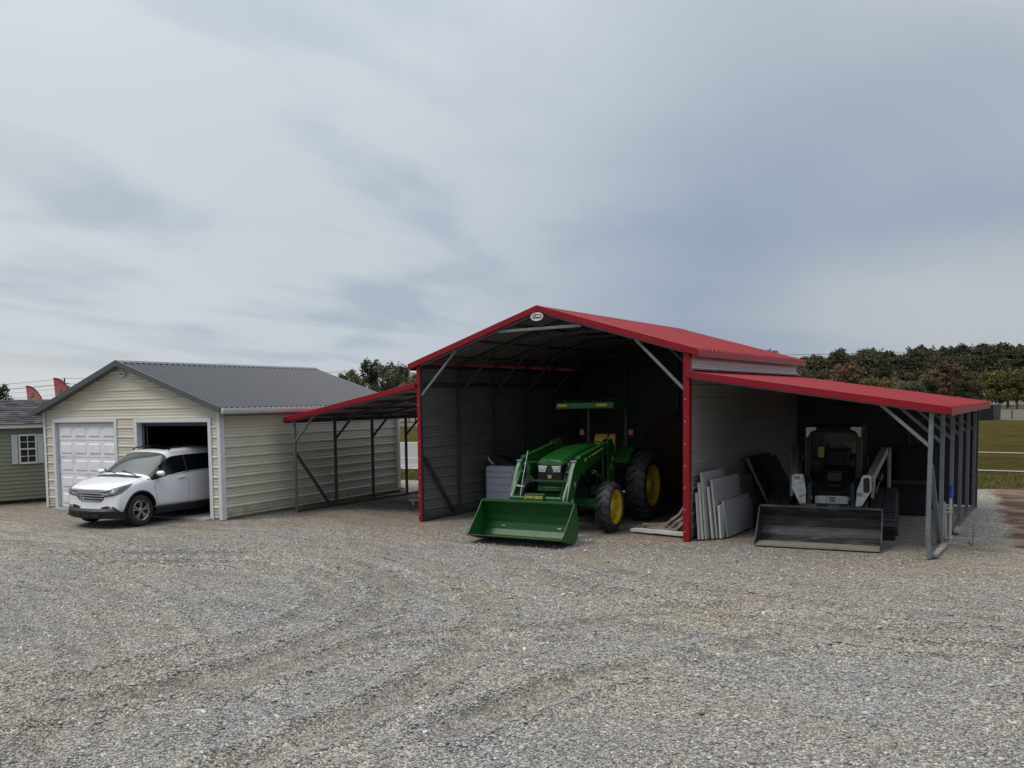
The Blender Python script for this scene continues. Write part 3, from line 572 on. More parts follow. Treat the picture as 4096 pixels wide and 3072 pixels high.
for sg_, q in [(a, b) for a in (-1, 1) for b in (.06, .28, .5, .72, .94)]:
    x = -LWL * q if sg_ < 0 else W_ + LWR * q; z = (LTL - (LTL - LBL) * q if sg_ < 0 else LTR - (LTR - LBR) * q) + .038
    mb = MB(); mb.bb(x - .04, x + .04, .0, BAY[-1] if sg_ < 0 else LB, z, z + .026); mb.build('purlin', M['galvd'], barn)
# red corner trims with screws
for x, x2, z1 in ((-.05, .035, H_ - .02), (W_ - .035, W_ + .075, H_ + .02)):
    mb = MB(); mb.bb(x, x2, -.03, -.018, 0, z1)
    if x < 1: mb.bb(x - .004, x + .004, -.017, .09, 0, z1)
    else: mb.bb(x2 - .004, x2 + .004, -.017, .09, 0, z1)
    mb.k = 1
    for k in range(1, 8): mb.box((x + .035, -.034, .05 + k * .39 - .27), (.014, .008, .014))
    mb.build('corner_trim', [M['redtrim'], M['white']], barn)
mb = MB(); mb.bb(W_ + .045, W_ + .065, LB - .02, LB + .07, LTR + .12, H_ + .02); mb.build('corner_trim', M['redtrim'], barn)
logo(barn, (2.87, -.10, 4.16), (1, 0, 0), .27)
# ------------------------------------------------------------------ tan garage
GA = R(3.479); GW, GH, GR, GL = 6.315, 2.541, 1.10, 7.387
gar = thing('two_door_garage', 'tan steel garage with dark grey roof and two front doors, one open', 'garage', (-10.438, -2.34, 0), GA)
holes = [(.42, 2.80, 0, 2.27), (3.57, 6.005, 0, 2.25)]
def spans(z):
    x0, x1 = 0., GW
    if z > GH: k_ = (z - GH) / GR; x0 = GW / 2 * k_; x1 = GW - GW / 2 * k_
    r = [(x0, x1)]
    for h0, h1, _, zt in holes:
        if z < zt: a, b = r.pop(); r += [(a, h0), (h1, b)]
    return r
def spans2(z): return [(0, GW)] if z <= GH else [(GW / 2 * (z - GH) / GR, GW - GW / 2 * (z - GH) / GR)]
mb = MB()
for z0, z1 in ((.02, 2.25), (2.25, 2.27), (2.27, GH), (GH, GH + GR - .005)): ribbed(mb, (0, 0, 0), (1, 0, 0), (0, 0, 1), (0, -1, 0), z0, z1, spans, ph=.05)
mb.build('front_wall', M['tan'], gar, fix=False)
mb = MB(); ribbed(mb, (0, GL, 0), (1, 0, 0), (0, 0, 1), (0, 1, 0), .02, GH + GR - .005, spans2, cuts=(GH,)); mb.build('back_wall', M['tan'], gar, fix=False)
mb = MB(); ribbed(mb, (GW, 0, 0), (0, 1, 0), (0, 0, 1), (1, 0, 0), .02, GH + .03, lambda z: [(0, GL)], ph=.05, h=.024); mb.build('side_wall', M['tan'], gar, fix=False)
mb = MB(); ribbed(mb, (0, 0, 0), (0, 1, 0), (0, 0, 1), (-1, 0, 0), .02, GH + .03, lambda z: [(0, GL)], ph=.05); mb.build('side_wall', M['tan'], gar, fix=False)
gs = GR / (GW / 2); GO = .22; gz = GH - gs * GO + .06; gt = Vector((GW / 2, 0, GH + GR + .06)); g0, g1 = -.20, GL + .12
roof_sheet('roof', (GW + GO, 0, gz), gt, [M['slate'], M['black']], gar, g0, g1, pitch=.19, h=.042); roof_sheet('roof', (-GO, 0, gz), gt, [M['slate'], M['black']], gar, g0, g1, pitch=.19, h=.042)
mb = MB(); rc = Vector((GW / 2, 0, GH + GR + .10))
for s in (-1, 1): mb.prism([rc + Vector((0, g0 - .02, 0)), rc + Vector((s * .16, g0 - .02, -.16 * gs)), rc + Vector((s * .16, g0 - .02, -.16 * gs - .008)), rc + Vector((0, g0 - .02, -.008))], (0, g1 - g0 + .04, 0))
mb.build('ridge_cap', M['slatetrim'], gar)
for e in (-GO - .02, GW + GO + .02):
    for y_, z_ in ((g0 - .03, .075), (g1 - .02, .06)):
        mb = MB(); rake(mb, (e, 0, gz), (GW / 2, 0, GH + GR + z_), h=.14, dz=.03, y=y_, t=.04); mb.build('roof_trim', M['slatetrim'], gar, bevel=.005)
mb = MB()
for e in (-GO, GW + GO):
    mb.prism([(e, g0, gz - .075), (GW / 2, g0, GH + GR - .015), (GW / 2, g0, GH + GR - .03), (e, g0, gz - .09)], (0, -g0 - .02, 0))
mb.build('soffit', M['slatetrim'], gar)
for e, sgn in ((GW + GO - .02, 1), (-GO + .02, -1)):
    mb = MB(); pts = [(e, gz - .01), (e + sgn * .11, gz + .0), (e + sgn * .10, gz - .06), (e + sgn * .07, gz - .12), (e, gz - .12)]
    mb.prism([(a, g0 + .02, z) for a, z in pts], (0, g1 - g0 - .04, 0)); mb.build('gutter', M['white'], gar, bevel=.006)
mb = MB(); ex = GW + .04; mb.tube([(ex + .16, 7.15, gz - .10), (ex + .12, 7.18, gz - .2), (ex + .03, 7.22, gz - .35), (ex + .03, 7.22, .22), (ex + .06, 7.20, .12), (ex + .26, 7.16, .09)], .042, 8)
mb.build('downspout', M['white'], gar, smooth=True)
mb = MB()
for x0, x1 in ((-.035, .06), (GW - .06, GW + .035)):
    mb.bb(x0, x1, -.032, -.020, 0, GH + .02)
    xx = x0 if x0 < 1 else x1; mb.bb(xx - .006, xx + .006, -.0195, .11, 0, GH + .02)
for x0 in (-.034, GW + .022): mb.bb(x0, x0 + .012, GL - .09, GL + .03, 0, GH)
mb.build('corner_trim', M['white'], gar, bevel=.003)
for h0, h1, _, zt in holes:
    mb = MB(); mb.bb(h0 - .07, h0 + .03, -.034, .0, 0, zt + .065); mb.bb(h1 - .03, h1 + .07, -.034, .0, 0, zt + .065); mb.bb(h0 + .03, h1 - .03, -.036, .0, zt - .02, zt + .065)
    mb.bb(h0 + .02, h0 + .035, .001, .13, 0, zt - .02); mb.bb(h1 - .035, h1 - .02, .001, .13, 0, zt - .02); mb.bb(h0 + .036, h1 - .036, .001, .13, zt - .035, zt - .021)
    mb.build('door_frame', M['white'], gar, bevel=.003)
# closed sectional door with raised panels
h0, h1, _, zt = holes[0]; a0, a1 = h0 + .10, h1 - .04; dr = MB(); ns = 5; sh_ = (zt - .08) / ns
dr.bb(a0 - .05, a1, .085, .12, .045, zt - .022)
for r_ in range(ns):
    z0 = .045 + r_ * sh_ * .995; z1 = z0 + sh_ * .985
    dr.bb(a0 - .05, a1, .070, .0845, z0 + .004, z1 - .004)
    for c_ in range(4):
        pw = (a1 - a0) / 4; px0 = a0 + c_ * pw + .05; px1 = px0 + pw - .12; pz0 = z0 + .085; pz1 = z1 - .075
        q = .03; b_ = [(px0, .0695, pz0), (px1, .0695, pz0), (px1, .0695, pz1), (px0, .0695, pz1)]; t_ = [(px0 + q, .050, pz0 + q), (px1 - q, .050, pz0 + q), (px1 - q, .050, pz1 - q), (px0 + q, .050, pz1 - q)]
        dr.add(b_ + t_, [(0, 1, 5, 4), (1, 2, 6, 5), (2, 3, 7, 6), (3, 0, 4, 7), (4, 5, 6, 7)])
dr.build('garage_door', M['doorw'], gar)
mb = MB(); mb.bb(a0 - .05, a1, .06, .125, .0, .043); mb.build('door_seal', M['black'], gar)
h0, h1, _, zt = holes[1]
mb = MB(); mb.bb(h0 + .06, h1 - .06, .14, .17, zt - .11, zt - .04); mb.bb(h0 + .08, h1 - .08, .18, 2.2, zt + .0, zt + .03)
mb.build('raised_door', M['galvd'], gar)
mb = MB()
for xx in (h0 + .05, h1 - .05): mb.bar((xx, .16, 0), (xx, .16, zt - .05), .03, .05)
mb.tube([(h0 + .13, .2, zt - .1), (h0 + .15, .2, 1.2), (h0 + .16, .2, .7)], .008, 6)
mb.build('door_track', M['galv'], gar)
mb = MB(); mb.bb(.03, GW - .03, .0, GL - .02, -.05, .04); mb.bb(.40, 6.02, -.22, -.001, -.05, .03); mb.build('floor_slab', M['conc'], gar)
logo(gar, (3.17, -.045, 3.42), (1, 0, 0), .26)
# ------------------------------------------------------------------ olive shed at the left edge
SR = R(-15)     # its long wall faces the lot
sh = thing('garden_shed', 'olive shed with grey shingle roof and a white shuttered window', 'shed', (-12.3, -2.1, 0), -R(15))
# local frame: +x out of the wall, +y along it
mb = MB(); y0, y1 = -5.2, 2.3
for k in range(19):
    z = .10 + k * .109
    mb.add([(0, y0, z), (.0, y1, z), (-.018, y1, z + .109), (-.018, y0, z + .109), (-.018, y0, z), (-.018, y1, z)], [(0, 1, 2, 3), (0, 4, 5, 1)])
mb.bb(-2.8, -.019, y0, y1, .09, 2.17)
mb.build('wall', M['olive'], sh)
mb = MB(); mb.bb(-2.75, -.05, y0 + .05, y1 - .05, -.08, .088); mb.build('skid', M['black'], sh)
mb = MB(); mb.bb(.0, .16, y0 - .1, y1 + .1, 2.10, 2.205); mb.bb(-2.98, -2.8, y0 - .1, y1 + .1, 2.10, 2.205); mb.build('fascia', M['white'], sh, bevel=.006)
mb = MB(); e0 = Vector((.20, 0, 2.208)); e1 = Vector((-1.4, 0, 2.91)); d_ = (e1 - e0); ln = d_.length; d_.normalize(); nn = Vector((-d_.z, 0, d_.x)) * -1
nn = Vector((d_.z * -1, 0, d_.x)); nn = nn if nn.z > 0 else -nn
rg = random.Random(3)
nr = 13
for k in range(nr):
    s0 = k * ln / nr; s1 = s0 + ln / nr; yy = y0 - .15 - rg.random() * .2
    while yy < y1 + .15:
        wd = .13 + rg.random() * .2; ya = max(yy, y0 - .15); yb = min(yy + wd, y1 + .15); t_ = rg.choice((.012, .012, .018, .024))
        if yb > ya + .01:
            p0 = e0 + d_ * s0; p1 = e0 + d_ * s1; mb.k = rg.randrange(3)
            mb.add([Vector((p0.x, ya, p0.z)) + nn * t_, Vector((p0.x, yb, p0.z)) + nn * t_, Vector((p1.x, yb, p1.z)) + nn * .003, Vector((p1.x, ya, p1.z)) + nn * .003, Vector((p0.x, ya, p0.z)) - nn * .002, Vector((p0.x, yb, p0.z)) - nn * .002], [(0, 1, 2, 3), (0, 4, 5, 1), (0, 3, 4), (1, 5, 2)])
        yy += wd
mb.k = 0
mb.prism([(.20, y0 - .15, 2.206), (-1.4, y0 - .15, 2.908), (-3.0, y0 - .15, 2.206)], (0, y1 - y0 + .3, 0))
mb.build('roof', [mat('shingle_grey', (.045, .046, .050), .9, var=.25, vs=30), mat('shingle_dark', (.028, .029, .032), .9, var=.25, vs=30), mat('shingle_pale', (.065, .066, .07), .9, var=.25, vs=30)], sh, fix=False)
wn = MB(); ya, yb, za, zb = .07, .565, 1.095, 1.925
wn.bb(.001, .04, ya, ya + .045, za, zb).bb(.001, .04, yb - .045, yb, za, zb).bb(.001, .041, ya + .045, yb - .045, zb - .05, zb).bb(.001, .041, ya + .045, yb - .045, za, za + .05).bb(.001, .038, ya + .045, yb - .045, 1.49, 1.53)
wn.bb(.001, .030, (ya + yb) / 2 - .009, (ya + yb) / 2 + .009, za + .05, 1.489).bb(.001, .030, (ya + yb) / 2 - .009, (ya + yb) / 2 + .009, 1.531, zb - .05)
for z in (1.30, 1.70): wn.bb(.001, .028, ya + .046, (ya + yb) / 2 - .01, z, z + .016).bb(.001, .028, (ya + yb) / 2 + .01, yb - .046, z, z + .016)
win = wn.build('window', M['white'], sh)
mb = MB(); mb.bb(.0005, .012, ya + .03, yb - .03, za + .03, zb - .03); mb.build('pane', M['glassd'], win)
for y_ in (-.115, .585):
    mb = MB(); yc = y_; wd = .155; mb.bb(.001, .032, yc, yc + .028, 1.10, 1.92).bb(.001, .032, yc + wd - .028, yc + wd, 1.10, 1.92).bb(.001, .031, yc + .028, yc + wd - .028, 1.10, 1.14).bb(.001, .031, yc + .028, yc + wd - .028, 1.86, 1.92).bb(.001, .012, yc + .028, yc + wd - .028, 1.14, 1.86)
    for k in range(17): mb.box((.020, yc + wd / 2, 1.165 + k * .041), (.004, wd - .056, .034), Matrix.Rotation(R(-28), 3, 'Y'))
    mb.build('shutter', M['shutter'], sh)
# ------------------------------------------------------------------ tractor with front loader
def ag_wheel(parent, x, y, r, w, rim_r, nl, side, lug=.035):
    tr = MB(); h = w / 2
    prof = [(rim_r, -h * .72), (rim_r + .03, -h * .86), (r * .80, -h), (r * .93, -h * .93), (r - .012, -h * .70), (r, 0), (r - .012, h * .70), (r * .93, h * .93), (r * .80, h), (rim_r + .03, h * .86), (rim_r, h * .72)]
    tr.lathe(prof, (x, y, r + lug), (1, 0, 0), 48)
    def on(xx, a, dr):
        t = abs(xx) / h; rr = (r - .012 * (t / .7) ** 2 if t < .7 else r - .012 - (t - .7) / .3 * .06) + dr
        return Vector((x + xx, y + rr * math.cos(a), r + lug + rr * math.sin(a)))
    for k in range(nl):
        for sg in (-1, 1):
            a = 2 * math.pi * (k + (.5 if sg > 0 else 0)) / nl; st = [(0.02, 0), (.28, .07), (.6, .20), (.92, .30), (1.0, .32)]
            wd = .022 / r * 1.1
            q = []
            for f, da in st:
                aa = a + da * .62 / r * .7; e = -.05 if f == 1.0 else 0
                hh = lug * (1 if f < .95 else .1)
                q.append([on(sg * h * f, aa - wd, -.012), on(sg * h * f, aa - wd * .8, hh), on(sg * h * f, aa + wd * .8, hh), on(sg * h * f, aa + wd, -.012)])
            b = len(tr.v)
            vs = [v for s_ in q for v in s_]; fs = []
            for i in range(len(q) - 1):
                for j in range(3): fs.append((i * 4 + j, i * 4 + j + 1, i * 4 + 5 + j, i * 4 + 4 + j))
            fs += [(0, 1, 2, 3), tuple(len(vs) - 4 + j for j in (3, 2, 1, 0))]
            tr.add(vs, fs)
    wh = tr.build('wheel', M['blackr'], parent, smooth=True)
    rm = MB(); s = side
    rm.lathe([(rim_r + .02, s * h * .80), (rim_r + .012, s * h * .86), (rim_r - .01, s * h * .82), (rim_r - .045, s * h * .60), (rim_r - .06, s * h * .2), (rim_r * .82, s * h * .12), (rim_r * .72, s * h * .36), (rim_r * .46, s * h * .46), (rim_r * .42, s * h * .70), (rim_r * .30, s * h * .76), (.0, s * h * .77)], (x, y, r + lug), (1, 0, 0), 40)
    for k in range(8):
        a = k * math.pi / 4; rr = rim_r * .36; c = Vector((x + s * h * .77, y + rr * math.cos(a), r + lug + rr * math.sin(a))); rm.tube([c - Vector((s * .01, 0, 0)), c + Vector((s * .02, 0, 0))], .014, 6)
    rm.build('rim', M['jdy'], wh, smooth=True)
    return wh
tc_ = thing('tractor', 'green farm tractor with yellow wheels, canopy and front loader bucket, nose towards the lot', 'tractor', (3.08, 2.50, 0), R(3))
for s in (-1, 1):
    ag_wheel(tc_, s * .90, 0, .685, .42, .42, 22, s, .04); ag_wheel(tc_, s * .90, -2.08, .455, .30, .315, 17, s, .03)
# hood: lofted, sloping down to the nose
hs = [(-2.80, .268, 1.315, 1.405, .05), (-2.72, .278, 1.31, 1.445, .05), (-2.4, .288, 1.27, 1.51, .055), (-2.0, .292, 1.22, 1.575, .06), (-1.6, .295, 1.18, 1.625, .06), (-1.15, .30, 1.15, 1.65, .06), (-1.0, .30, 1.12, 1.655, .06)]
mb = MB(); rows = []
for y, hw, z0, z1, cr in hs:
    pr = [(-hw, z0), (-hw, z0 + (z1 - z0) * .5), (-hw + .015, z1 - cr * 1.2), (-hw + cr * .9, z1 - cr * .35), (-hw * .5, z1 - .012), (-.03, z1), (-.02, z1 + .008)]
    pr = pr + [(-a, b) for a, b in pr[::-1]]
    rows.append([(a, y, b) for a, b in pr])
n_ = len(rows[0]); vs = [p for r_ in rows for p in r_]
fs = [(i * n_ + j, i * n_ + j + 1, (i + 1) * n_ + j + 1, (i + 1) * n_ + j) for i in range(len(rows) - 1) for j in range(n_ - 1)]
fs += [tuple(range(n_)), tuple((len(rows) - 1) * n_ + j for j in range(n_))]
mb.add(vs, fs); mb.build('hood', M['jdg'], tc_, smooth=True, bevel=.006)
mb = MB(); mb.bb(-.245, .245, -2.80, -1.1, .84, 1.31).bb(-.30, .30, -1.1, -.55, .70, 1.60)
mb.build('engine_housing', M['blackp'], tc_, bevel=.02)
gr = MB(); gr.bb(-.235, .235, -2.822, -2.80, .93, 1.31)
for k in range(13): gr.bb(-.22, .22, -2.832, -2.823, .945 + k * .017, .952 + k * .017)
grille = gr.build('grille', M['blackp'], tc_)
for s in (-1, 1):
    mb = MB(); pl = [(s * .24, 1.305), (s * .045, 1.295), (s * .085, 1.175), (s * .215, 1.18)]
    mb.prism([(a, -2.850, b) for a, b in pl], (0, .02, 0)); hl = mb.build('headlight', M['lens'], tc_, bevel=.008)
    mb = MB(); mb.lathe([(.0, .004), (.025, .0), (.040, -.006)], (s * .15, -2.852, 1.24), (0, -1, 0), 16); mb.build('reflector', M['chrome'], hl)
mb = MB(); mb.prism([(a, -2.846, 1.085 + b) for a, b in ((-.035, .032), (.035, .032), (.040, .01), (.034, -.03), (.0, -.040), (-.034, -.03), (-.040, .01))], (0, .012, 0)); em = mb.build('emblem', M['jdt'], tc_, bevel=.004)
mb = MB(); mb.prism([(a * .84, -2.849, 1.085 + b * .84) for a, b in ((-.035, .032), (.035, .032), (.040, .01), (.034, -.03), (.0, -.040), (-.034, -.03), (-.040, .01))], (0, .004, 0)); mb.build('emblem_field', M['jdg'], em)
mb = MB()
for a, b in (((-.022, -.012), (.0, .0)), ((.0, .0), (.022, -.008)), ((-.004, .0), (-.014, .018)), ((-.014, -.004), (-.022, -.02)), ((.012, -.004), (.022, -.018))): mb.bar((a[0], -2.851, 1.085 + a[1]), (b[0], -2.851, 1.085 + b[1]), .008, .003, (0, 1, 0))
mb.build('emblem_stag', M['jdt'], em)
# guard frame round the grille and front support
mb = MB()
for s in (-1, 1):
    mb.bar((s * .43, -2.86, 1.37), (s * .43, -2.88, 1.12), .012, .09); mb.bar((s * .43, -2.88, 1.12), (s * .34, -2.88, 1.02), .012, .09)
    mb.bar((s * .43, -2.86, 1.375), (s * .24, -2.86, 1.375), .10, .014, (0, 0, 1)); mb.bar((s * .42, -2.84, 1.2), (s * .50, -2.35, 1.20), .03, .05)
mb.bb(-.40, .40, -2.90, -2.87, 1.0, 1.035)
mb.build('grille_guard', M['jdg'], tc_)
mb = MB(); pts = []
for k in range(9): a = -1 + k / 4; pts.append((a * .27, -2.80 - .10 * (1 - a * a), .82))
mb.prism(pts + [(.27, -2.6, .82), (-.27, -2.6, .82)], (0, 0, .085)); mb.bb(-.22, .22, -2.78, -2.2, .54, .775); mb.bb(-.13, .13, -2.74, -1.2, .42, .60)
mb.build('front_support', M['jdg'], tc_, bevel=.01)
mb = MB(); mb.tube([(-.72, -2.08, .485), (-.5, -2.08, .50), (-.2, -2.08, .56), (.2, -2.08, .56), (.5, -2.08, .50), (.72, -2.08, .485)], [.085, .07, .085, .085, .07, .085], 12)
for s in (-1, 1): mb.tube([(s * .66, -2.08, .485), (s * .80, -2.08, .485)], .13, 14)
mb.bb(.16, .74, -2.17, -2.0, .54, .62)
mb.build('front_axle', M['jdg'], tc_, smooth=True)
mb = MB(); mb.bb(-.17, .17, -1.4, .25, .50, .86).tube([(-.75, 0, .72), (.75, 0, .72)], .13, 14).bb(-.62, .62, -1.05, -.35, .80, .86).bb(-.5, .5, -.35, .4, .98, 1.03).bb(.42, .60, -1.0, -.5, .48, .80).bb(-.60, -.42, -1.0, -.5, .48, .80)
mb.build('chassis', M['blackp'], tc_, bevel=.012)
for s in (-1, 1):                              # rear fenders
    mb = MB(); r0 = .80; pts = []
    for k in range(13):
        a = R(40 + k * 9); pts.append((-math.cos(a) * r0, .72 + math.sin(a) * r0 * 1.0))
    vs = []; 
    for y, z in pts: vs += [(s * .44, y, z), (s * .44, y, z + .02), (s * .76, y, z + .015), (s * .76, y, z - .02), (s * .745, y, z - .02), (s * .745, y, z)]
    fs = [(i * 6 + j, i * 6 + (j + 1) % 6, i * 6 + 6 + (j + 1) % 6, i * 6 + 6 + j) for i in range(12) for j in range(6)]
    fs += [(0, 1, 2, 3, 4, 5), tuple(72 + j for j in range(6))]
    mb.add(vs, fs)
    mb.build('fender', M['jdg'], tc_)
# seat, wheel, levers
mb = MB(); mb.prism([(-.30, y, z) for y, z in ((-.28, 1.18), (-.30, 1.27), (-.1, 1.30), (.10, 1.30), (.15, 1.38), (.20, 1.70), (.24, 1.80), (.31, 1.79), (.30, 1.5), (.24, 1.20))], (.48, 0, 0)); seat = mb.build('seat', M['jdy'], tc_, bevel=.045, seg=4, smooth=True)
mb = MB(); mb.bb(-.12, .12, -.1, .2, 1.03, 1.18); mb.build('seat_base', M['blackp'], seat)
mb = MB(); cen = Vector((0, -.62, 1.56)); ax_ = Vector((0, -.5, .86)).normalized(); a_ = Vector((1, 0, 0)); b_ = ax_.cross(a_)
mb.tube([cen + (a_ * math.cos(t * math.pi / 12) + b_ * math.sin(t * math.pi / 12)) * .19 for t in range(25)], .014, 8, False)
for t in (0, 2.1, 4.2): mb.tube([cen - ax_ * .02, cen + (a_ * math.cos(t) + b_ * math.sin(t)) * .19], .010, 6)
mb.tube([cen - ax_ * .02, cen - ax_ * .4], .03, 8); mb.build('steering_wheel', M['black'], tc_, smooth=True)
mb = MB(); mb.tube([(.38, -.55, 1.05), (.37, -.6, 1.35), (.33, -.64, 1.62), (.34, -.64, 1.78)], .014, 8); mb.tube([(.34, -.64, 1.76), (.34, -.64, 1.84)], .024, 8); mb.tube([(.34, -.64, 1.72), (.40, -.50, 1.40), (.45, -.45, 1.1), (.42, -.45, .9)], .010, 6); mb.bb(.26, .45, -.70, -.62, 1.50, 1.52)
mb.bb(.30, .5, -.7, -.5, .95, 1.08); mb.build('joystick', M['black'], tc_)
# roll bar and canopy
for s in (-1, 1):
    mb = MB(); mb.bb(s * .42 - .035, s * .42 + .035, .20, .27, .95, 2.36); mb.bb(s * .42 - .05, s * .42 + .05, .18, .29, 1.5, 1.62); mb.build('canopy_post', M['black'], tc_)
    mb = MB(); mb.bb(s * .55 - .05, s * .55 + .05, .13, .18, 1.77, 1.89); l_ = mb.build('flasher', M['amber'], tc_, bevel=.012)
    mb = MB(); mb.bb(s * .55 - .06, s * .55 + .06, .181, .25, 1.76, 1.90).bb(s * .42, s * .55, .20, .23, 1.80, 1.83); mb.build('lamp_housing', M['black'], l_)
    mb = MB(); mb.tube([(s * .25, -.75, .9), (s * .27, -.75, 1.3)], .012, 6); mb.build('grab_rail', M['black'], tc_)
mb = MB(); mb.bar((-.42, .235, 2.37), (.42, .235, 2.37), .06, .06); mb.bar((.42, .235, 2.37), (.42, -.6, 2.40), .04, .04); mb.bar((-.42, .235, 2.37), (-.42, -.6, 2.40), .04, .04); mb.build('canopy_frame', M['black'], tc_)
mb = MB(); cy0, cy1, cw = -1.09, .55, .62
mb.prism([(-cw, y, z) for y, z in ((cy0, 2.355), (cy0 - .02, 2.38), (cy0 + .01, 2.485), (cy0 + .10, 2.505), (0, 2.53), (cy1 - .1, 2.50), (cy1, 2.46), (cy1, 2.40), (cy0 + .06, 2.38))], (cw * 2, 0, 0))
for k in range(6): x = -.5 + k * .2; mb.bb(x - .035, x + .035, cy0 + .16, cy1 - .15, 2.525, 2.545)
can = mb.build('canopy', M['jdgb'], tc_, bevel=.018, seg=3)
for x0, x1 in ((-.56, -.36), (.27, .50)): mb = MB(); mb.bb(x0, x1, cy0 - .028, cy0 - .010, 2.405, 2.46); mb.build('reflector_strip', mat('faded_yellow', (.38, .27, .02), .6), can)
mb = MB(); mb.tube([(-.30, -1.0, 1.3), (-.30, -1.0, 1.5)], .03, 10); mb.build('exhaust', M['black'], tc_)
# loader
LX = .555
for s in (-1, 1):
    mb = MB(); mb.plate([(-1.22, 1.70), (-2.80, 1.475), (-2.98, 1.40), (-3.10, 1.26), (-3.52, .50), (-3.70, .22), (-3.60, .15), (-3.46, .2), (-2.88, 1.02), (-2.74, 1.14), (-1.25, 1.50)], s * LX, .075)
    mb.plate([(-1.22, 1.712), (-2.80, 1.487), (-2.80, 1.455), (-1.22, 1.68)], s * LX, .10); mb.plate([(-2.7, 1.28), (-2.2, 1.50), (-2.2, 1.4), (-2.6, 1.13)], s * LX, .088)
    mb.build('loader_arm', M['jdg'], tc_, bevel=.006)
    mb = MB(); mb.plate([(-1.38, .75), (-1.40, 1.72), (-1.18, 1.76), (-1.05, 1.6), (-1.0, .75)], s * LX + s * .055, .02).plate([(-1.38, .75), (-1.40, 1.72), (-1.18, 1.76), (-1.05, 1.6), (-1.0, .75)], s * LX - s * .055, .02)
    mb.bb(s * .18, s * .54, -1.30, -1.08, .62, .80); mb.build('loader_mast', M['jdg'], tc_)
    if s > 0: mb = MB(); mb.bb(LX + .066, LX + .068, -1.2, -1.10, 1.30, 1.40).bb(LX + .066, LX + .068, -1.25, -1.18, 1.15, 1.26); mb.build('sticker', M['sticker'], tc_)
    mb = MB(); mb.tube([(s * LX, -1.25, .85), (s * LX, -2.0, 1.14)], .042, 12).tube([(s * LX, -2.0, 1.14), (s * LX, -2.62, 1.30)], .024, 10); mb.build('lift_cylinder', M['jdg'], tc_, smooth=True)
    mb = MB(); mb.tube([(s * (LX - .03), -3.00, 1.33), (s * (LX - .03), -3.02, 1.21)], .036, 12).tube([(s * (LX - .03), -3.02, 1.22), (s * (LX - .03), -3.50, .60)], .046, 14).tube([(s * (LX - .03), -3.5, .6), (s * (LX - .03), -3.60, .47)], .025, 10)
    mb.build('bucket_cylinder', M['jdg'], tc_, smooth=True)
    for nm_, a_, b_, r_ in (('pin', (LX - .06, -2.99, 1.40), (LX + .05, -2.99, 1.40), .020), ('pin', (LX - .11, -2.97, 1.34), (LX - .09, -2.99, 1.34), .024), ('hose_fitting', (LX - .13, -3.02, 1.20), (LX - .04, -3.02, 1.20), .012), ('hose_fitting', (LX - .1, -3.50, .69), (LX - .1, -3.5, .76), .012)):
        mb = MB(); mb.tube([(s * a_[0], a_[1], a_[2]), (s * b_[0], b_[1], b_[2])], r_, 8); mb.build(nm_, M['galv'], tc_, smooth=True)
    mb = MB(); mb.tube([(s * (LX - .10), -3.02, 1.19), (s * (LX - .10), -3.0, 1.05), (s * (LX - .12), -3.12, .9), (s * (LX - .10), -3.5, .70)], .011, 6).tube([(s * (LX - .14), -2.95, 1.3), (s * (LX - .18), -3.0, 1.1), (s * (LX - .15), -3.2, .85), (s * (LX - .12), -3.5, .66)], .009, 6); mb.build('hose', M['black'], tc_, smooth=True)
mb = MB(); mb.plate([(-2.85, 1.47), (-1.5, 1.664), (-1.5, 1.640), (-2.85, 1.448)], LX + .0395, .002); mb.plate([(-1.6, 1.60), (-2.35, 1.46), (-2.35, 1.437), (-1.6, 1.577)], LX + .0400, .003); mb.build('yellow_stripe', M['jdt'], tc_)
text('model_lettering', '522', .075, M['jdt'], tc_, frame((LX + .041, -2.52, 1.41), (0, 1, .14), (0, -.14, 1)), .001)
mb = MB(); mb.bb(LX + .038, LX + .040, -3.2, -3.12, .62, .72); mb.build('sticker', M['sticker'], tc_); mb = MB(); mb.bb(LX + .038, LX + .040, -3.28, -3.2, .50, .58); mb.build('sticker', M['redst'], tc_)
mb = MB(); mb.prism([(LX + .0385, -3.05 + .03 * math.cos(k * math.pi / 6), .98 + .055 * math.sin(k * math.pi / 6)) for k in range(12)], (.002, 0, 0)); mb.build('warning_label', M['sticker'], tc_)
mb = MB(); mb.bb(-LX + .03, LX - .03, -3.52, -3.36, .60, .775); mb.build('cross_tube', M['jdg'], tc_, bevel=.03, seg=3)
mb = MB(); mb.prism([(x, -3.56, z) for x, z in ((-.20, .66), (-.20, .815), (-.17, .835), (.17, .835), (.20, .815), (.20, .66))], (0, .12, 0)); npl = mb.build('name_plate', M['jdg'], tc_, bevel=.012)
text('lettering', 'JOHN DEERE', .072, M['jdt'], npl, frame((0, -3.564, .765), (1, 0, 0), (0, 0, 1)), .002, sx=.86, bold=.0005)
mb = MB(); mb.tube([(-.38, -3.42, .50), (-.29, -3.42, 1.05), (-.17, -3.42, 1.62)], .007, 6); mb.bar((-.5, -3.25, .95), (-.27, -3.40, .95), .02, .02); mb.build('level_rod', M['white'], tc_)
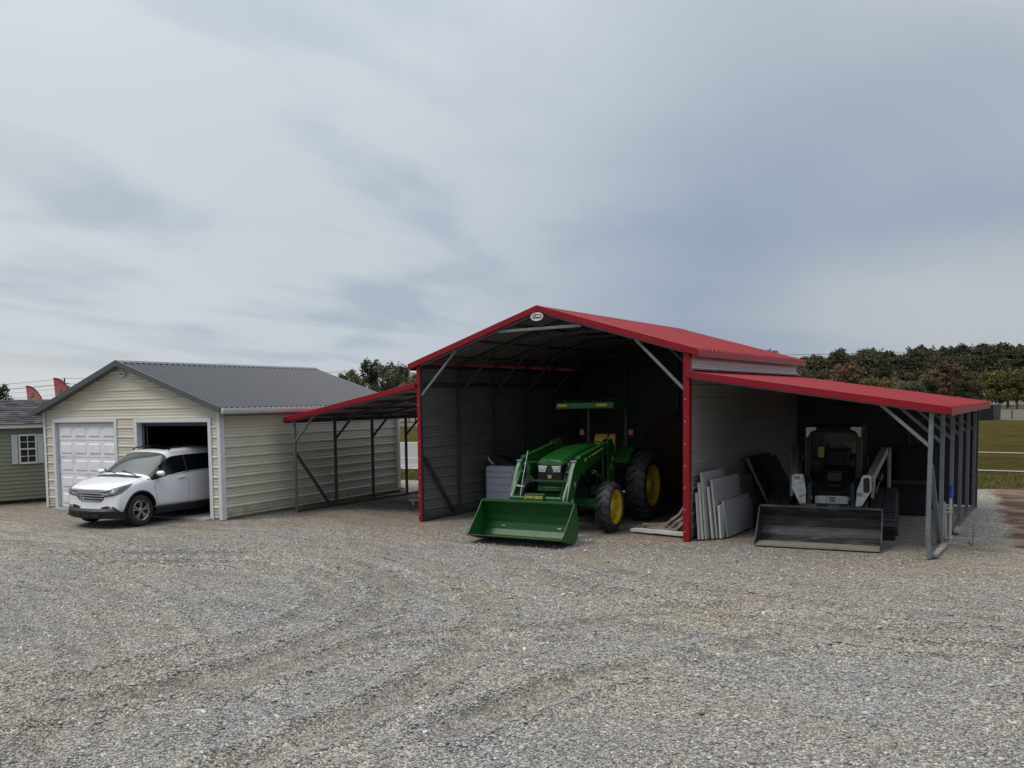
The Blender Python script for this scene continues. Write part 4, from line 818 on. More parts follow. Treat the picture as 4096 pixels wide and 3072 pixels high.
# loader bucket: curved shell with side plates
BW = .915
def bucket(name, parent, prof, hw, mt_, edge_mt, thick=.012, side=None):
    mb = MB(); n = len(prof); vs = []
    inner = []
    for i, (y, z) in enumerate(prof):
        a = Vector((0, *prof[max(i - 1, 0)])); b = Vector((0, *prof[min(i + 1, n - 1)])); d = (b - a).normalized(); nn = Vector((0, -d.z, d.y)); inner.append((y + nn.y * thick, z + nn.z * thick))
    mb.prism([(-hw, y, z) for y, z in prof] + [(-hw, y, z) for y, z in inner[::-1]], (hw * 2, 0, 0))
    o_ = mb.build(name, mt_, parent)
    for s in (-1, 1):
        mb = MB(); mb.plate(side, s * hw, .012); mb.build('side_plate', mt_, o_)
    return o_
prof = [(-4.42, .135), (-4.10, .045), (-3.92, .035), (-3.78, .075), (-3.70, .17), (-3.675, .30), (-3.70, .45), (-3.76, .60), (-3.80, .70)]
side = [(-4.43, .128), (-4.10, .035), (-3.92, .02), (-3.77, .06), (-3.69, .16), (-3.665, .30), (-3.69, .46), (-3.74, .60), (-3.79, .715), (-3.86, .712), (-4.00, .56), (-4.38, .19), (-4.46, .15)]
bk = bucket('bucket', tc_, prof, BW, M['jdgb'], M['jdgb'], -.012, side)
mb = MB(); mb.bb(-BW, BW, -3.87, -3.78, .695, .735); mb.build('bucket_rim', M['jdg'], bk, bevel=.004)
mb = MB(); mb.prism([(-BW, y, z) for y, z in ((-4.50, .150), (-4.36, .112), (-4.36, .126), (-4.50, .160))], (BW * 2, 0, 0)); mb.build('cutting_edge', M['rust'], bk)
# ------------------------------------------------------------------ tracked loader in the right lean-to
sk = thing('tracked_loader', 'white and black compact tracked loader with wide black bucket, parked under the right lean-to', 'loader', (7.80, .20, 0), R(7.196))
for s in (-1, 1):
    prof = [(1.15, .0), (3.15, .0), (3.35, .06), (3.62, .42), (3.62, .56), (3.50, .67), (3.36, .69), (1.35, .47), (1.12, .38), (1.05, .22), (1.12, .08)]
    mb = MB(); x0 = s * .66; x1 = s * 1.08
    mb.prism([(x0, y, z) for y, z in prof], (x1 - x0, 0, 0))
    pp = [Vector((0, y, z)) for y, z in prof]; tot = 0; cc = sum(pp, Vector()) / len(pp)
    for a, b in zip(pp, pp[1:] + pp[:1]):
        l_ = (b - a).length; k = 0.045; d_ = (b - a).normalized(); nn = Vector((0, d_.z, -d_.y)); nn = nn if nn.dot((a + b) / 2 - cc) > 0 else -nn
        while k < l_:
            c = a + d_ * k + nn * .010
            for xa, xb in ((.12, .95), (.06, .5), (.55, .94)):
                pass
            mb.box((s * .765, c.y, c.z), (.19, .05, .022), Matrix(((1, 0, 0), (0, d_.y, nn.y), (0, d_.z, nn.z)))); mb.box((s * .975, c.y, c.z), (.19, .05, .022), Matrix(((1, 0, 0), (0, d_.y, nn.y), (0, d_.z, nn.z))))
            k += .10
    tk = mb.build('track', M['blackr'], sk, bevel=.004); tk.location.y = .40; tk.location.x = .05
    mb = MB(); mb.prism([(s * 1.082, y, z) for y, z in ((1.42, .14), (3.05, .14), (3.30, .30), (3.25, .50), (1.6, .34), (1.36, .28))], (s * .02, 0, 0)); mb.build('track_frame', M['skb'], tk)
    for y in (1.28, 1.75, 2.2, 2.65, 3.1): mb = MB(); mb.tube([(s * 1.08, y, .16), (s * 1.115, y, .16)], .10 if y > 1.5 else .12, 16); mb.build('roller', M['skb'], tk, smooth=True)
    mb = MB(); mb.tube([(s * 1.08, 3.42, .50), (s * 1.115, 3.42, .50)], .13, 16); mb.build('sprocket', M['skb'], tk, smooth=True)
    # arm: rear link, long sloping arm, front plate
    mb = MB(); mb.bar((s * .615, 1.30, 1.06), (s * .80, 3.45, 1.46), .12, .13); mb.plate([(1.4, .98), (2.2, 1.12), (2.5, 1.18), (3.1, 1.25), (3.4, 1.38), (3.35, 1.02), (2.9, .90), (2.75, 1.10), (2.2, .98), (1.9, .82), (1.35, .72)], s * .66, .05)
    mb.build('lift_arm', M['skarm'], sk, bevel=.008)
    mb = MB(); mb.plate([(3.42, .72), (3.40, 1.45), (3.52, 1.52), (3.66, 1.50), (3.70, 1.1), (3.66, .72), (3.58, .66)], s * .88, .06); mb.build('rear_link', M['skarm'], sk, bevel=.008)
    mb = MB(); mb.tube([(s * .68, 1.55, .78), (s * .72, 2.6, .92)], .035, 10).tube([(s * .72, 2.55, .92), (s * .74, 3.3, 1.0)], .055, 12); mb.build('lift_cylinder', M['black'], sk, smooth=True)
    if s > 0: pl = [(.42, .79), (.42, .86), (.50, 1.12), (.53, 1.145), (.625, 1.145), (.645, 1.12), (.645, .86), (.50, .585), (.40, .585)]
    else: pl = [(-.40, .62), (-.40, .85), (-.445, 1.12), (-.47, 1.145), (-.60, 1.145), (-.63, 1.12), (-.64, .90), (-.50, .60), (-.40, .585)]
    mb = MB(); mb.prism([(a, 1.16, b) for a, b in pl], (0, .13, 0)); fp = mb.build('arm_plate', M['skw'], sk, bevel=.012)
    if s > 0:
        mb = MB(); pts = [(.575 + .052 * math.cos(t), (1.0 + .055 if math.sin(t) > 0 else .90 - .02) + .05 * math.sin(t)) for t in [k * math.pi / 8 for k in range(16)]]
        mb.prism([(a, 1.145, b) for a, b in pts], (0, .02, 0)); mb.build('coupler_panel', M['skb'], fp, bevel=.006)
        for z in (.90, .955, 1.01): mb = MB(); mb.tube([(.575, 1.13, z), (.575, 1.15, z)], .020, 10); mb.build('hose_coupler', M['black'], fp)
        mb = MB(); mb.bb(.43, .50, 1.155, 1.159, .77, .83); mb.build('sticker', M['sticker'], fp)
    else: mb = MB(); mb.bb(-.60, -.50, 1.155, 1.159, 1.05, 1.11); mb.build('sticker', M['sticker'], fp)
    mb = MB(); mb.tube([(s * .35, 1.15, .42), (s * .35, 1.28, .98)], .05, 12); mb.build('tilt_cylinder', M['blackp'], sk, smooth=True)
    mb = MB(); mb.tube([(s * .30, 1.12, .50), (s * .29, 1.12, .60)], .016, 8).tube([(s * .305, 1.11, .70), (s * .30, 1.12, .76)], .014, 8); mb.build('grease_fitting', M['galv'], sk)
mb = MB(); mb.prism([(x, 1.42, z) for x, z in ((-.27, .555), (-.27, .735), (.25, .735), (.27, .70), (.27, .555))], (0, .1, 0)); fb = mb.build('front_panel', M['skw'], sk, bevel=.008)
mb = MB(); mb.bb(-.03, .07, 1.414, 1.418, .63, .72); mb.build('sticker', M['sticker'], fb); mb = MB(); mb.bb(-.02, .06, 1.411, 1.4135, .70, .72); mb.build('red_sticker', M['redst'], fb)
mb = MB(); mb.bb(-.075, -.071, 1.414, 1.419, .56, .735); mb.build('seam', M['black'], fb)
mb = MB(); mb.bb(-.58, .58, 1.35, 3.45, .25, .60).bb(-.52, .52, 2.9, 3.75, .55, 1.35).bb(-.5, .5, .95, 1.3, .16, .40); mb.build('chassis', M['blackp'], sk, bevel=.03)
# cab: shell with an open front, side grilles, seat, lamps
cb = MB(); cx0, cx1, cyf, cyr, cz0, cz1 = -.47, .47, 1.72, 3.32, .78, 2.0
cb.prism([(cx0, y, z) for y, z in ((cyf, 1.93), (cyf + .06, cz1), (cyr - .1, cz1), (cyr, 1.95), (cyr, 1.88), (cyf + .02, 1.88))], (cx1 - cx0, 0, 0))
for x in (cx0, cx1):
    s = 1 if x > 0 else -1
    cb.bar((x - s * .04, cyf + .03, 1.90), (x - s * .04, cyf - .0, 1.02), .075, .09); cb.bar((x - s * .03, cyr - .05, 1.9), (x - s * .03, cyr - .05, .9), .06, .10)
    cb.bb(x - s * .06, x, cyf + .07, cyr - .1, .78, 1.10)
    cb.bar((x - s * .03, cyf + .5, 1.10), (x - s * .03, cyf + .5, 1.9), .04, .05)
cab = cb.build('cab', M['blackp'], sk, bevel=.012)
fr_ = [(-.40, 1.10), (-.40, 1.76), (-.36, 1.85), (-.28, 1.89), (.28, 1.89), (.36, 1.85), (.40, 1.76), (.40, 1.10), (.37, 1.0), (.22, .83), (.14, .79), (-.14, .79), (-.22, .83), (-.37, 1.0), (-.40, 1.10)]
mb = MB(); mb.tube([(a, cyf - .03 - (.12 if b < 1 else 0), b) for a, b in fr_], .020, 10, False); mb.build('door_frame', M['black'], cab, smooth=True)
mb = MB(); lo = [(-.46, 1.12), (-.43, .98), (-.24, .78), (-.14, .74), (.14, .74), (.24, .78), (.43, .98), (.46, 1.12)]; li = [(.40, 1.10), (.37, 1.0), (.22, .83), (.14, .79), (-.14, .79), (-.22, .83), (-.37, 1.0), (-.40, 1.10)]
for i in range(7):
    a, b = lo[i], lo[i + 1]; c, d = li[6 - i], li[7 - i]
    mb.prism([(q[0], cyf - (.12 if q[1] < 1.0 else 0) , q[1]) for q in (a, b, c, d)], (0, .12, 0))
mb.build('lower_frame', M['blackp'], cab)
for s in (-1, 1):
    mb = MB(); mb.prism([(s * a, cyf - .015, b) for a, b in ((.46, 1.985), (.30, 1.985), (.27, 1.955), (.31, 1.925), (.37, 1.90), (.40, 1.85), (.415, 1.80), (.455, 1.80))], (0, .035, 0)); mb.build('lamp', M['lens'], cab, bevel=.006)
    mb = MB()
    for k in range(9): mb.bb(s * .455, s * .462, cyf + .1, cyf + .47, 1.14 + k * .085, 1.165 + k * .085)
    for k in range(6): mb.bb(s * .4551, s * .4619, cyf + .11 + k * .065, cyf + .125 + k * .065, 1.12, 1.88)
    mb.build('side_screen', M['skb'], cab)
mb = MB(); mb.bb(-.40, .40, cyr - .06, cyr - .05, 1.42, 1.85); mb.build('rear_window', mat('tinted_glass', (.03, .05, .055), .1, spec=.8), cab)
mb = MB(); mb.prism([(-.21, y, z) for y, z in ((2.30, 1.06), (2.28, 1.14), (2.6, 1.16), (2.68, 1.22), (2.78, 1.50), (2.86, 1.52), (2.86, 1.1))], (.42, 0, 0)); st_ = mb.build('seat', M['blackp'], cab, bevel=.03, seg=3); mb = MB(); mb.prism([(-.12, y, z) for y, z in ((2.20, .95), (2.22, 1.10), (2.28, 1.10), (2.28, .95))], (.24, 0, 0)); mb.build('seat_front', M['blue'], st_)
mb = MB(); mb.tube([(-.14, 2.76, 1.50), (-.12, 2.78, 1.545), (.12, 2.78, 1.545), (.14, 2.76, 1.50)], .012, 6); mb.bb(-.10, .10, 2.05, 2.1, .86, .885); mb.build('headrest_bar', M['galvd'], st_)
for s in (-1, 1): mb = MB(); mb.tube([(s * .30, 2.2, .95), (s * .30, 2.15, 1.25)], .02, 8).bb(s * .30 - .03, s * .30 + .03, 2.12, 2.2, 1.25, 1.32); mb.build('joystick', M['black'], cab)
mb = MB(); mb.bb(-.30, -.20, 2.42, 2.425, 1.38, 1.58); mb.build('paper_tag', M['paper'], cab)
for c_ in sk.children:
    if c_.name.split('.')[0] != 'track': c_.location.y += .46; c_.location.x += .10; c_.location.z -= .04
prof = [(.0, .03), (.35, .022), (.62, .03), (.80, .10), (.86, .25), (.84, .42), (.74, .56), (.68, .60)]
side = [(-.02, .015), (.35, .008), (.64, .012), (.82, .09), (.88, .25), (.86, .43), (.76, .58), (.64, .63), (.56, .60), (.10, .12), (-.02, .06)]
bk = bucket('bucket', sk, prof, .945, M['skb'], M['skb'], -.014, side)
mb = MB(); mb.bb(-.94, .94, .64, .78, .60, .628); mb.bb(-.30, -.05, .70, .86, .56, .66).bb(.12, .3, .70, .86, .56, .66); mb.build('bucket_rim', M['skb'], bk)
mb = MB(); mb.prism([(-.93, y, z) for y, z in ((-.05, .012), (.22, .041), (.42, .040), (-.05, .028))], (1.86, 0, 0)); mb.build('cutting_edge', M['skfl'], bk)
# ------------------------------------------------------------------ white car coming out of the open garage door
car = thing('parked_car', 'white compact sport utility car nosing out of the open garage door', 'car', (0, 0, 0), GA)
_gp = Matrix.Translation((-10.438, -2.34, 0)) @ Matrix.Rotation(GA, 4, 'Z') @ Vector((4.47, -1.50, 0)); car.location = _gp; car.rotation_euler.z = GA + R(0)
#   y    bulge  p1(x,z)      p2           p3          p4          p5           p6          p7z
ST = [(-.80, .20, (.66, .30), (.80, .42), (.82, .60), (.79, .71), (.70, .785), (.45, .82), .835),
      (-.69, .17, (.76, .31), (.86, .43), (.885, .62), (.85, .79), (.755, .865), (.47, .905), .92),
      (-.42, .12, (.86, .33), (.90, .45), (.905, .68), (.875, .90), (.79, .955), (.50, .985), 1.0),
      (-.15, .08, (.87, .34), (.905, .46), (.908, .70), (.882, .95), (.80, .995), (.52, 1.03), 1.04),
      (.03, .05, (.86, .35), (.90, .47), (.908, .72), (.885, .985), (.80, 1.02), (.54, 1.05), 1.06),
      (.10, .22, (.86, .35), (.90, .47), (.908, .72), (.885, 1.00), (.80, 1.035), (.56, 1.075), 1.085),
      (.52, .22, (.86, .35), (.90, .47), (.908, .73), (.885, 1.035), (.735, 1.315), (.56, 1.40), 1.435),
      (.90, .18, (.86, .35), (.90, .47), (.908, .74), (.885, 1.06), (.675, 1.505), (.55, 1.575), 1.60),
      (1.0, .14, (.86, .35), (.90, .47), (.908, .74), (.885, 1.065), (.668, 1.525), (.55, 1.595), 1.62),
      (1.50, .04, (.86, .35), (.90, .47), (.908, .75), (.885, 1.085), (.660, 1.545), (.54, 1.625), 1.655),
      (2.20, .0, (.86, .35), (.90, .47), (.91, .78), (.88, 1.115), (.650, 1.540), (.53, 1.62), 1.65),
      (2.90, -.06, (.85, .36), (.895, .48), (.90, .80), (.865, 1.15), (.635, 1.50), (.51, 1.59), 1.62),
      (3.40, -.18, (.80, .38), (.86, .50), (.87, .80), (.82, 1.12), (.61, 1.40), (.50, 1.50), 1.54),
      (3.66, -.22, (.74, .40), (.80, .52), (.81, .80), (.76, 1.05), (.58, 1.22), (.46, 1.28), 1.31)]
mb = MB(); P_ = 14
for y, bl, *pp in ST:
    pts = [(.45, .27)] + [p for p in pp[:-1]] 
    row = []
    for x, z in pts: row.append((x, y + bl * (x / .9) ** 2, z))
    zc = pp[-1]
    full = [(-a, b, c) for a, b, c in row] + [(0, y, zc)] + row[::-1]      # 7 + 1 + 7 = 15
    mb.v += [Vector(p) for p in full]
P_ = 15; ns_ = len(ST)
def key(i, j):
    jj = j if j < 7 else 13 - j                 # strip index from the sill (0) to the roof centre (6)
    if jj == 4 and i >= 5 and i <= 11: return 2                    # side glass
    if jj >= 5 and i in (5, 6): return 1                           # windscreen
    return 0
for i in range(ns_ - 1):
    for j in range(P_ - 1): mb.f.append([i * P_ + j, i * P_ + j + 1, (i + 1) * P_ + j + 1, (i + 1) * P_ + j]); mb.m.append(key(i, j))
    mb.f.append([i * P_ + 14, i * P_, (i + 1) * P_, (i + 1) * P_ + 14]); mb.m.append(0)
for st_i in (0, ns_ - 1):
    b = st_i * P_
    for k in range(6): mb.f.append([b + k, b + k + 1, b + 13 - k, b + 14 - k]); mb.m.append(0)
    mb.f.append([b + 6, b + 7, b + 8]); mb.m.append(0)
tmp = mb.build('tmp', [M['carw'], M['glass'], M['glassd'], M['black']], None)
tmp.modifiers.new('s', 'SUBSURF').levels = 3
cut = MB()
for yy in (0, 2.62):
    for s in (-1, 1): cut.tube([(s * .60, yy, .345), (s * 1.1, yy, .345)], .405, 40)
cuto = cut.build('cut', [M['black']], None)
bo = tmp.modifiers.new('b', 'BOOLEAN'); bo.object = cuto; bo.operation = 'DIFFERENCE'; bo.solver = 'EXACT'
bpy.context.view_layer.update(); dg = bpy.context.evaluated_depsgraph_get(); ev = bpy.data.meshes.new_from_object(tmp.evaluated_get(dg))
bpy.data.objects.remove(tmp); bpy.data.objects.remove(cuto)
for p in ev.polygons:                            # wheel housings are black
    c = p.center
    for yy in (0, 2.62):
        if math.hypot(c.y - yy, c.z - .345) < .4035 and abs(c.x) > .58 and abs(c.x) < .92:
            if abs(p.normal.x) < .35 or abs(c.x) < .61: p.material_index = 3
bm = bmesh.new(); bm.from_mesh(ev); bvh = BVHTree.FromBMesh(bm)
ev.materials.clear()
def part_from(idx, name, mts, parent):
    b2 = bm.copy(); b2.faces.ensure_lookup_table(); bmesh.ops.delete(b2, geom=[f for f in b2.faces if f.material_index not in idx], context='FACES')
    for f in b2.faces: f.material_index = idx.index(f.material_index); f.smooth = True
    me = bpy.data.meshes.new(name); b2.to_mesh(me); b2.free()
    for m_ in mts: me.materials.append(m_)
    o_ = bpy.data.objects.new(name, me); C.objects.link(o_); o_.parent = parent; md = o_.modifiers.new('sm', 'EDGE_SPLIT'); md.split_angle = R(40); return o_
body = part_from([0, 3], 'body', [M['carw'], M['black']], car); wsc = part_from([1], 'windscreen', [M['glass']], car); sgl = part_from([2], 'side_windows', [M['glassd']], car)
def patch(name, poly, fr, mt_, parent, off=.004, th=.006, step=.03):
    """piece laid on the body surface: polygon in a 2D frame (origin, ex, ey) projected along -ez"""
    o_, ex, ey = [Vector(v) for v in fr]; ex.normalize(); ey.normalize(); ez = ex.cross(ey).normalized()
    b = bmesh.new(); vs = [b.verts.new((x, y, 0)) for x, y in poly]; b.faces.new(vs)
    xs_ = [p[0] for p in poly]; ys_ = [p[1] for p in poly]
    for ax, lo_, hi_ in (((1, 0, 0), min(xs_), max(xs_)), ((0, 1, 0), min(ys_), max(ys_))):
        t = lo_ + step
        while t < hi_:
            bmesh.ops.bisect_plane(b, geom=b.verts[:] + b.edges[:] + b.faces[:], plane_co=(t * ax[0], t * ax[1], 0), plane_no=ax); t += step
    for v in b.verts:
        q = o_ + ex * v.co.x + ey * v.co.y + ez * .6
        h, n_, _, _ = bvh.ray_cast(q, -ez)
        if h is None: h, n_, _, _ = bvh.find_nearest(q - ez * .6)
        if n_.dot(ez) < 0: n_ = -n_
        v.co = h + n_ * off
    bmesh.ops.recalc_face_normals(b, faces=b.faces)
    me = bpy.data.meshes.new(name); b.to_mesh(me); b.free(); me.materials.append(mt_)
    o2 = bpy.data.objects.new(name, me); C.objects.link(o2); o2.parent = parent
    md = o2.modifiers.new('th', 'SOLIDIFY'); md.thickness = th; md.offset = 0
    me.polygons.foreach_set('use_smooth', [True] * len(me.polygons)); return o2
def line(name, pts, dirv, mt_, parent, r=.004, off=.0, n=24):
    d_ = Vector(dirv).normalized(); out_ = []
    for a, b in zip(pts, pts[1:]):
        for k in range(n):
            q = Vector(a).lerp(Vector(b), k / n) - d_ * .7; h, n_, _, _ = bvh.ray_cast(q, d_)
            if h is not None: out_.append(h + (n_ if n_.dot(d_) < 0 else -n_) * off)
    if len(out_) < 3: return
    m_ = MB(); m_.tube(out_, r, 5); return m_.build(name, mt_, parent)
FR = ((0, -1, -.045), (1, 0, 0), (0, 0, 1))         # seen from the front
# grille, chrome bars and emblem
patch('grille', [(-.48, .79), (-.40, .805), (.40, .805), (.48, .79), (.42, .665), (.32, .615), (-.32, .615), (-.42, .665)], FR, M['black'], car, .006, .012)
for z, hw in ((.795, .475), (.738, .455), (.680, .41), (.625, .33)):
    patch('grille_bar', [(-hw, z + .011), (hw, z + .011), (hw - .01, z - .011), (-hw + .01, z - .011)], FR, M['chrome'], car, .011, .012, .05)
mb = MB(); e_ = Vector((0, -.855, .67))
mb.bar(e_ + Vector((-.038, 0, .05)), e_ + Vector((-.026, 0, -.05)), .015, .012, (0, 1, 0)).bar(e_ + Vector((.038, 0, .05)), e_ + Vector((.026, 0, -.05)), .015, .012, (0, 1, 0)).bar(e_ + Vector((-.03, 0, -.006)), e_ + Vector((.03, 0, -.006)), .015, .012, (0, 1, 0))
for a, b in (((-.058, .060), (.058, .060)), ((.058, .060), (.046, -.060)), ((.046, -.060), (-.046, -.060)), ((-.046, -.060), (-.058, .060))): mb.bar(e_ + Vector((a[0], 0, a[1])), e_ + Vector((b[0], 0, b[1])), .010, .012, (0, 1, 0))
mb.build('emblem', M['chrome'], car)
for s in (-1, 1):
    HF = ((s * .55, -.85, -.03), (1, s * .9, 0), (0, 0, 1))
    hl = patch('headlight', [(s * -.10, .775), (s * .10, .83), (s * .30, .89), (s * .66, .975), (s * .62, .915), (s * .46, .79), (s * .28, .735), (s * .05, .70), (s * -.07, .70)][:: 1 if s > 0 else -1], HF, M['glass'], car, .006, .012)
    patch('headlight_lens', [(s * .02, .775), (s * .18, .80), (s * .20, .745), (s * .06, .725)][:: 1 if s > 0 else -1], HF, M['lens'], hl, .012, .008)
    patch('headlight_lens', [(s * .20, .82), (s * .34, .85), (s * .34, .79), (s * .22, .755)][:: 1 if s > 0 else -1], HF, M['lens'], hl, .012, .008)
    patch('turn_signal', [(s * .38, .885), (s * .58, .945), (s * .54, .90), (s * .40, .82)][:: 1 if s > 0 else -1], HF, mat('amber_reflector', (.07, .035, .025), .3), hl, .012, .008)
    fg = patch('fog_lamp_surround', [(s * -.02, .47), (s * .12, .51), (s * .30, .50), (s * .42, .40), (s * .10, .37)][:: 1 if s > 0 else -1], HF, M['black'], car, .005, .01)
    mb = MB(); c = Vector((s * .66, -.68, .435)); h, n_, _, _ = bvh.find_nearest(c); mb.lathe([(.0, .012), (.03, .014), (.045, .018), (.05, .0)], h, n_, 20); mb.build('fog_lamp', M['lens'], fg, smooth=True)
# black lower bumper, sills and arch mouldings
lb = MB(); rows = []
for k in range(17):
    t = -1 + k / 8; x = t * .80; y = -.865 + .22 * (x / .9) ** 2 * 1.2 + (.10 * max(0, abs(t) - .8) * 5)
    rows.append([(x, y + .03, .435), (x, y - .02, .38), (x, y + .00, .27), (x, y + .05, .215), (x, y + .30, .20), (x, y + .30, .34)])
vs = [p for r_ in rows for p in r_]; lb.add(vs, [(i * 6 + j, i * 6 + (j + 1) % 6, i * 6 + 6 + (j + 1) % 6, i * 6 + 6 + j) for i in range(16) for j in range(6)] + [tuple(range(6)), tuple(96 + j for j in range(6))])
lo_ = lb.build('lower_bumper', M['blackp'], car, smooth=True)
mb = MB()
for x in (-.42, -.14, .14, .42): mb.bb(x - .10, x + .10, -.885 + .2 * x * x, -.83 + .2 * x * x, .275, .31)
mb.build('air_intake', M['black'], lo_)
for s in (-1, 1):
    mb = MB(); mb.prism([(s * .895, y, z) for y, z in ((.44, .30), (.40, .37), (2.22, .37), (2.18, .30))], (-s * .10, 0, 0)); mb.prism([(s * .86, y, z) for y, z in ((.44, .22), (.44, .30), (2.18, .30), (2.18, .22))], (-s * .10, 0, 0)); mb.build('sill', M['blackp'], car, bevel=.008)
    for yy in (0, 2.62):
        mb = MB()
        pts = [(yy + .418 * math.cos(R(a)), .345 + .418 * math.sin(R(a))) for a in range(-12, 193, 9)]
        o1 = []
        for y, z in pts:
            h, n_, _, _ = bvh.ray_cast(Vector((s * 1.5, y, z)), Vector((-s, 0, 0)))
            o1.append(Vector(((h.x if h is not None else s * .9) + s * .002, y, z)))
        vs = []
        for p in o1:
            rr = Vector((0, p.y - yy, p.z - .345)).normalized()
            vs += [p - rr * .016, p - rr * .016 + Vector((s * .008, 0, 0)), p + rr * .022 + Vector((s * .008, 0, 0)), p + rr * .022]
        nn_ = len(o1); mb.add(vs, [(i * 4 + j, i * 4 + (j + 1) % 4, i * 4 + 4 + (j + 1) % 4, i * 4 + 4 + j) for i in range(nn_ - 1) for j in range(4)]); mb.build('arch_moulding', M['blackp'], car)
        # wheel
        wr = .345; wx = s * .785; tw = .225; st = R(-3) if yy == 0 else 0
        mb = MB(); mb.lathe([(.222, -.10), (.245, -.112), (.30, -.115), (.330, -.10), (.343, -.07), (.345, -.02), (.338, -.018), (.338, -.010), (.345, -.008), (.345, .008), (.338, .010), (.338, .018), (.345, .02), (.343, .07), (.330, .10), (.30, .115), (.245, .112), (.222, .10)], (wx, yy, wr), (1, 0, 0), 48)
        wh = mb.build('wheel', M['tyre'], car, smooth=True)
        mb = MB(); mb.lathe([(.225, s * .100), (.218, s * .108), (.208, s * .100), (.200, s * .03), (.20, -s * .05)], (wx, yy, wr), (1, 0, 0), 40)
        for k in range(5):
            a = R(90 + k * 72)
            for da in (-.17, .17):
                c0 = Vector((wx + s * .095, yy + .05 * math.cos(a), wr + .05 * math.sin(a))); c1 = Vector((wx + s * .088, yy + .205 * math.cos(a + da), wr + .205 * math.sin(a + da)))
                mb.bar(c0, c1, .034, .022, (s, 0, 0))
        mb.lathe([(.0, s * .112), (.045, s * .108), (.062, s * .09)], (wx, yy, wr), (1, 0, 0), 20)
        rim = mb.build('rim', M['alloy'], wh, smooth=True); mb = MB(); mb.lathe([(.0, s * .02), (.20, s * .02)], (wx, yy, wr), (1, 0, 0), 24); mb.build('brake_disc', M['black'], wh)
    # door mirror, handles, rails and window trim
    mb = MB(); mb.lathe([(.0, -.11), (.05, -.105), (.085, -.07), (.095, 0), (.085, .07), (.05, .105), (.0, .11)], (0, 0, 0), (1, 0, 0), 20)
    for v in mb.v: v.y = v.y * .85 * (.6 if v.y > 0 else 1); v.z *= .64; v += Vector((s * 1.0, .50, 1.12))
    mr = mb.build('door_mirror', M['carw'], car, smooth=True); mb = MB(); mb.bar((s * .86, .50, 1.045), (s * .97, .50, 1.065), .10, .05); mb.bb(s * .91, s * 1.09, .553, .562, 1.06, 1.175); mb.build('mirror_stalk', M['black'], mr, bevel=.006)
    for y in (1.22, 2.22):
        mb = MB(); h, n_, _, _ = bvh.ray_cast(Vector((s * 1.5, y, .985)), Vector((-s, 0, 0))); x = h.x
        mb.bar((x + s * .022, y - .10, .98), (x + s * .022, y + .10, .99), .028, .032, (s, 0, 0)); mb.bar((x - s * .01, y - .09, .98), (x + s * .02, y - .09, .98), .03, .025); mb.bar((x - s * .01, y + .09, .99), (x + s * .02, y + .09, .99), .03, .025); mb.build('door_handle', M['carw'], car, bevel=.008)
    for nm, pts in (('door_seam', [(s, .50, .40), (s, .42, .70), (s, .40, .96)]), ('door_seam', [(s, 1.38, .38), (s, 1.42, .8), (s, 1.42, 1.03)])): line(nm, pts, (-s, 0, 0), M['black'], car, .0035)
    line('window_trim', [(s, .22, .995), (s, .52, 1.035), (s, 1.0, 1.065), (s, 1.5, 1.085), (s, 2.9, 1.15)], (-s, 0, 0), M['chrome'], car, .007, .003)
    line('window_pillar', [(s, 1.42, 1.09), (s, 1.46, 1.48)], (-s, 0, 0), M['black'], car, .03, -.018)
    line('window_pillar', [(s, .60, 1.08), (s, .66, 1.28)], (-s, 0, 0), M['black'], car, .012, -.004)
    line('hood_seam', [(s * .80, -.55, 2), (s * .835, -.1, 2), (s * .80, .15, 2)], (0, 0, -1), M['black'], car, .003)
    mb = MB(); mb.tube([(s * .60, 1.10, 1.60), (s * .60, 1.20, 1.645), (s * .60, 2.0, 1.675), (s * .59, 2.7, 1.655), (s * .58, 3.1, 1.60)], .016, 8); mb.build('roof_rail', M['black'], car, smooth=True)
patch('sunroof', [(-.42, 1.12), (.42, 1.12), (.40, 1.70), (-.40, 1.70)], ((0, 0, 2), (1, 0, 0), (0, 1, 0)), M['glassd'], car, .004, .006, .06)
patch('cowl', [(-.70, .08), (-.35, .01), (.35, .01), (.70, .08), (.72, .20), (.35, .13), (-.35, .13), (-.72, .20)], ((0, 0, 2), (1, 0, 0), (0, 1, 0)), M['black'], car, .003, .006, .05)
for a, b in (((-.1, .16), (-.62, .23)), ((.55, .18), (.02, .18))): line('wiper', [(a[0], a[1], 2), (b[0], b[1] + .05, 2)], (0, 0, -1), M['black'], car, .008, .014)
mb = MB(); mb.bb(-.8, .8, .45, 3.4, .24, .34); mb.build('underbody', M['black'], car)
# ------------------------------------------------------------------ things stored in and around the shed
def slab(name, label, cat, x, y0, y1, z1, lean, m_='board', th=.035, group=None, rz=0):
    """flat board standing on edge and leaning on the shed wall"""
    mb = MB(); mb.k = 0; b = Vector((x, 0, .01)); t = Vector((x - lean, 0, z1)); n_ = (t - b).normalized().cross(Vector((0, 1, 0))).normalized()
    if n_.x < 0: n_ = -n_
    q = n_ * th
    mb.prism([b + Vector((0, y0, 0)), b + Vector((0, y1, 0)), t + Vector((0, y1, 0)), t + Vector((0, y0, 0))], q)
    o_ = mb.build(name, M[m_], None, bevel=.004); tag(o_, label, cat, group); return o_
G_ = 'grey boards leaning on the shed wall'
slab('leaning_board', 'low pale grey board nearest the red corner post, leaning on the shed wall', 'board', 5.86, .20, 1.1, .84, .05, 'edge', group=G_)
slab('leaning_board', 'pale grey board just behind the lowest one by the red corner post', 'board', 5.91, .24, 1.3, 1.02, .07, 'edge', group=G_)
slab('leaning_board', 'tallest pale grey board in the leaning stack by the red corner post', 'board', 5.96, .28, 1.55, 1.20, .09, 'board', group=G_)
